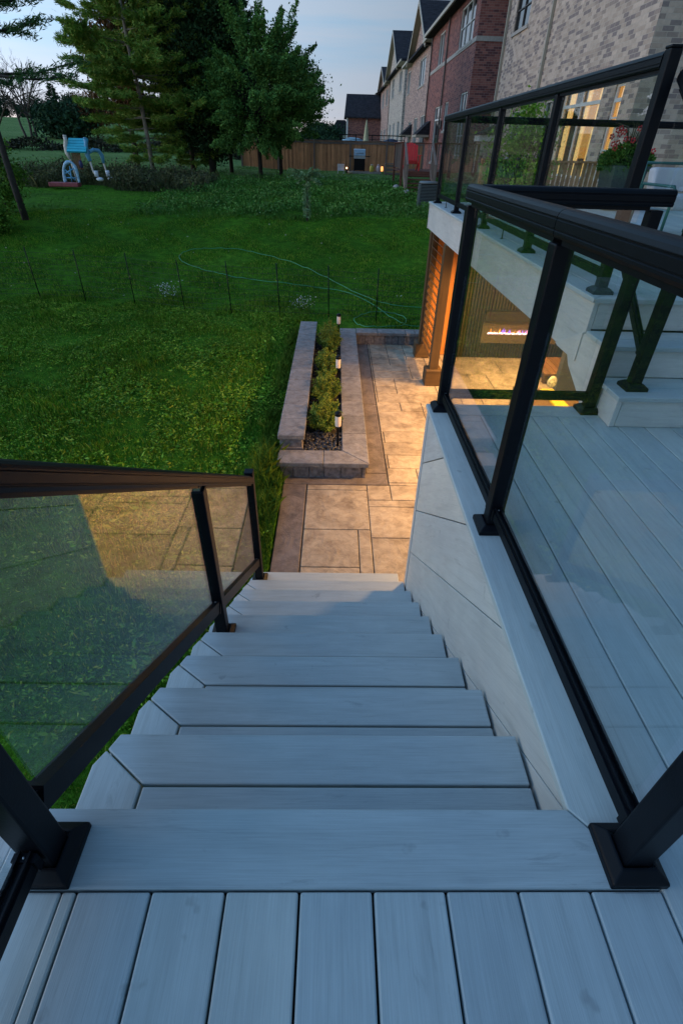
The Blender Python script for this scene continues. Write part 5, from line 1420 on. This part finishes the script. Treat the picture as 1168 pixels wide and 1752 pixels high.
# broad-leaved weeds in patches
def weeds(N, xr, yr, size, rg, cond, thr=.0):
    x = rg.uniform(*xr, N); y = rg.uniform(*yr, N)
    f = np.sin(x*3.1+2*np.sin(y*1.7))+np.cos(y*2.9+1.5*np.sin(x*2.3))+1.0*rg.normal(size=N)
    k = (f > thr) & cond(x, y); x, y = x[k], y[k]; n = len(x)
    P = []; D = []
    for j in range(6):
        a = rg.random(n)*6.28; l = rg.uniform(.02, .05, n)
        P.append(np.stack([x+np.cos(a)*l, y+np.sin(a)*l, ground(x, y)+rg.uniform(.03, .085, n)], 1)); D.append(np.stack([np.cos(a), np.sin(a), rg.uniform(-.2, .7, n)], 1))
    return leaf_quads(np.concatenate(P), np.concatenate(D), size, .34, rg, .9)
wq = np.concatenate([weeds(30000, (-8, -.62), (1.5, 11.6), .030, rgg, lambda x, y: onlawn(x, y) & in_view(x, y), -.25), weeds(1800, (-3.5, -.62), (3, 8.5), .055, rgg, lambda x, y: onlawn(x, y), .3), weeds(700, (-8, -.62), (1.5, 11.4), .085, rgg, lambda x, y: onlawn(x, y) & in_view(x, y), 1.2)])
o = fastmesh('lawn_weeds', wq, 4, m_leaf('weed_leaves', [(.02, .08, .006), (.06, .19, .010), (.11, .29, .018), (.20, .38, .03), (.36, .44, .06)], .45, 1.1)); tag(o, 'broad leaved weeds and clover in the lawn', kind='stuff')
# rough grass bed beyond the mown lawn
T_ = [blades(110000, (-6.5, 6), (18.2, 29.5), (.04, .14), (.010, .022), rgg, lambda x, y: (y > 18.4+.25*np.sin(x*1.3)+.12*(x+1)) & (x < 6), lean=.9),
      blades(30000, (-20, 6), (17, 40), (.03, .07), (.02, .04), rgg, lambda x, y: in_view(x, y))]
o = fastmesh('rough_grass', np.concatenate(T_), 5, m_leaf('rough_grass_blades', [(.035, .13, .018), (.06, .19, .024), (.09, .22, .035), (.13, .23, .05)], .6, .6)); tag(o, 'longer rough grass beyond the mown lawn', kind='stuff')
U_ = [blades(26000, (-12.6, -5.6), (23.0, 27.6), (.08, .45), (.008, .018), rgg, lambda x, y: (y > 24.1+.6*np.sin(x*1.7)) | (x > -8.8) & (y > 23.4), lean=.7)]
o = fastmesh('tall_weeds', np.concatenate(U_), 5, m_leaf('tall_weed_blades', [(.05, .06, .03), (.08, .11, .04), (.12, .13, .06), (.16, .14, .09)], .7, .9)); tag(o, 'tall brownish weeds under the pine trees', kind='stuff')
nf = 170; fx = rng.uniform(-9, 5, nf); fy = rng.uniform(12, 26, nf)
o = fastmesh('fallen_petals', leaf_quads(np.stack([fx, fy, ground(fx, fy)+.06], 1), rng.normal(size=(nf, 3))*np.array([1, 1, .2]), .055, .7, rng), 4, m_leaf('pale_fallen_leaf', [(.35, .38, .34), (.30, .28, .10), (.45, .45, .48)], .7, 1)); tag(o, 'tiny pale fallen leaves and daisies on the lawn', kind='stuff')
def flowers(label, x, y, n, r):
    t = thing('white_flowers', label, 'flowers', (x, y, gz(x, y)))
    P = np.stack([x+rng.normal(size=n)*r, y+rng.normal(size=n)*r, gz(x, y)+rng.uniform(.12, .34, n)], 1)
    fastmesh('petals', leaf_quads(P, rng.normal(size=(n, 3)), .028, .9, rng), 4, m_simple('white_petal', (.62, .62, .66), .7) if 'white_petal' not in bpy.data.materials else bpy.data.materials['white_petal'], t)['kind'] = 'stuff'
    n2 = 260; P = np.stack([x+rng.normal(size=n2)*r*1.1, y+rng.normal(size=n2)*r, gz(x, y)+rng.uniform(.02, .28, n2)], 1)
    fastmesh('leaves', leaf_quads(P, rng.normal(size=(n2, 3))+np.array([0, 0, 1.]), .09, .2, rng), 4, M['leaf_green'], t)
flowers('clump of small white flowers against the wire fence, left one', -3.85, 12.2, 110, .13)
flowers('clump of small white flowers beyond the planter end by the wire fence', -.70, 11.5, 90, .13)
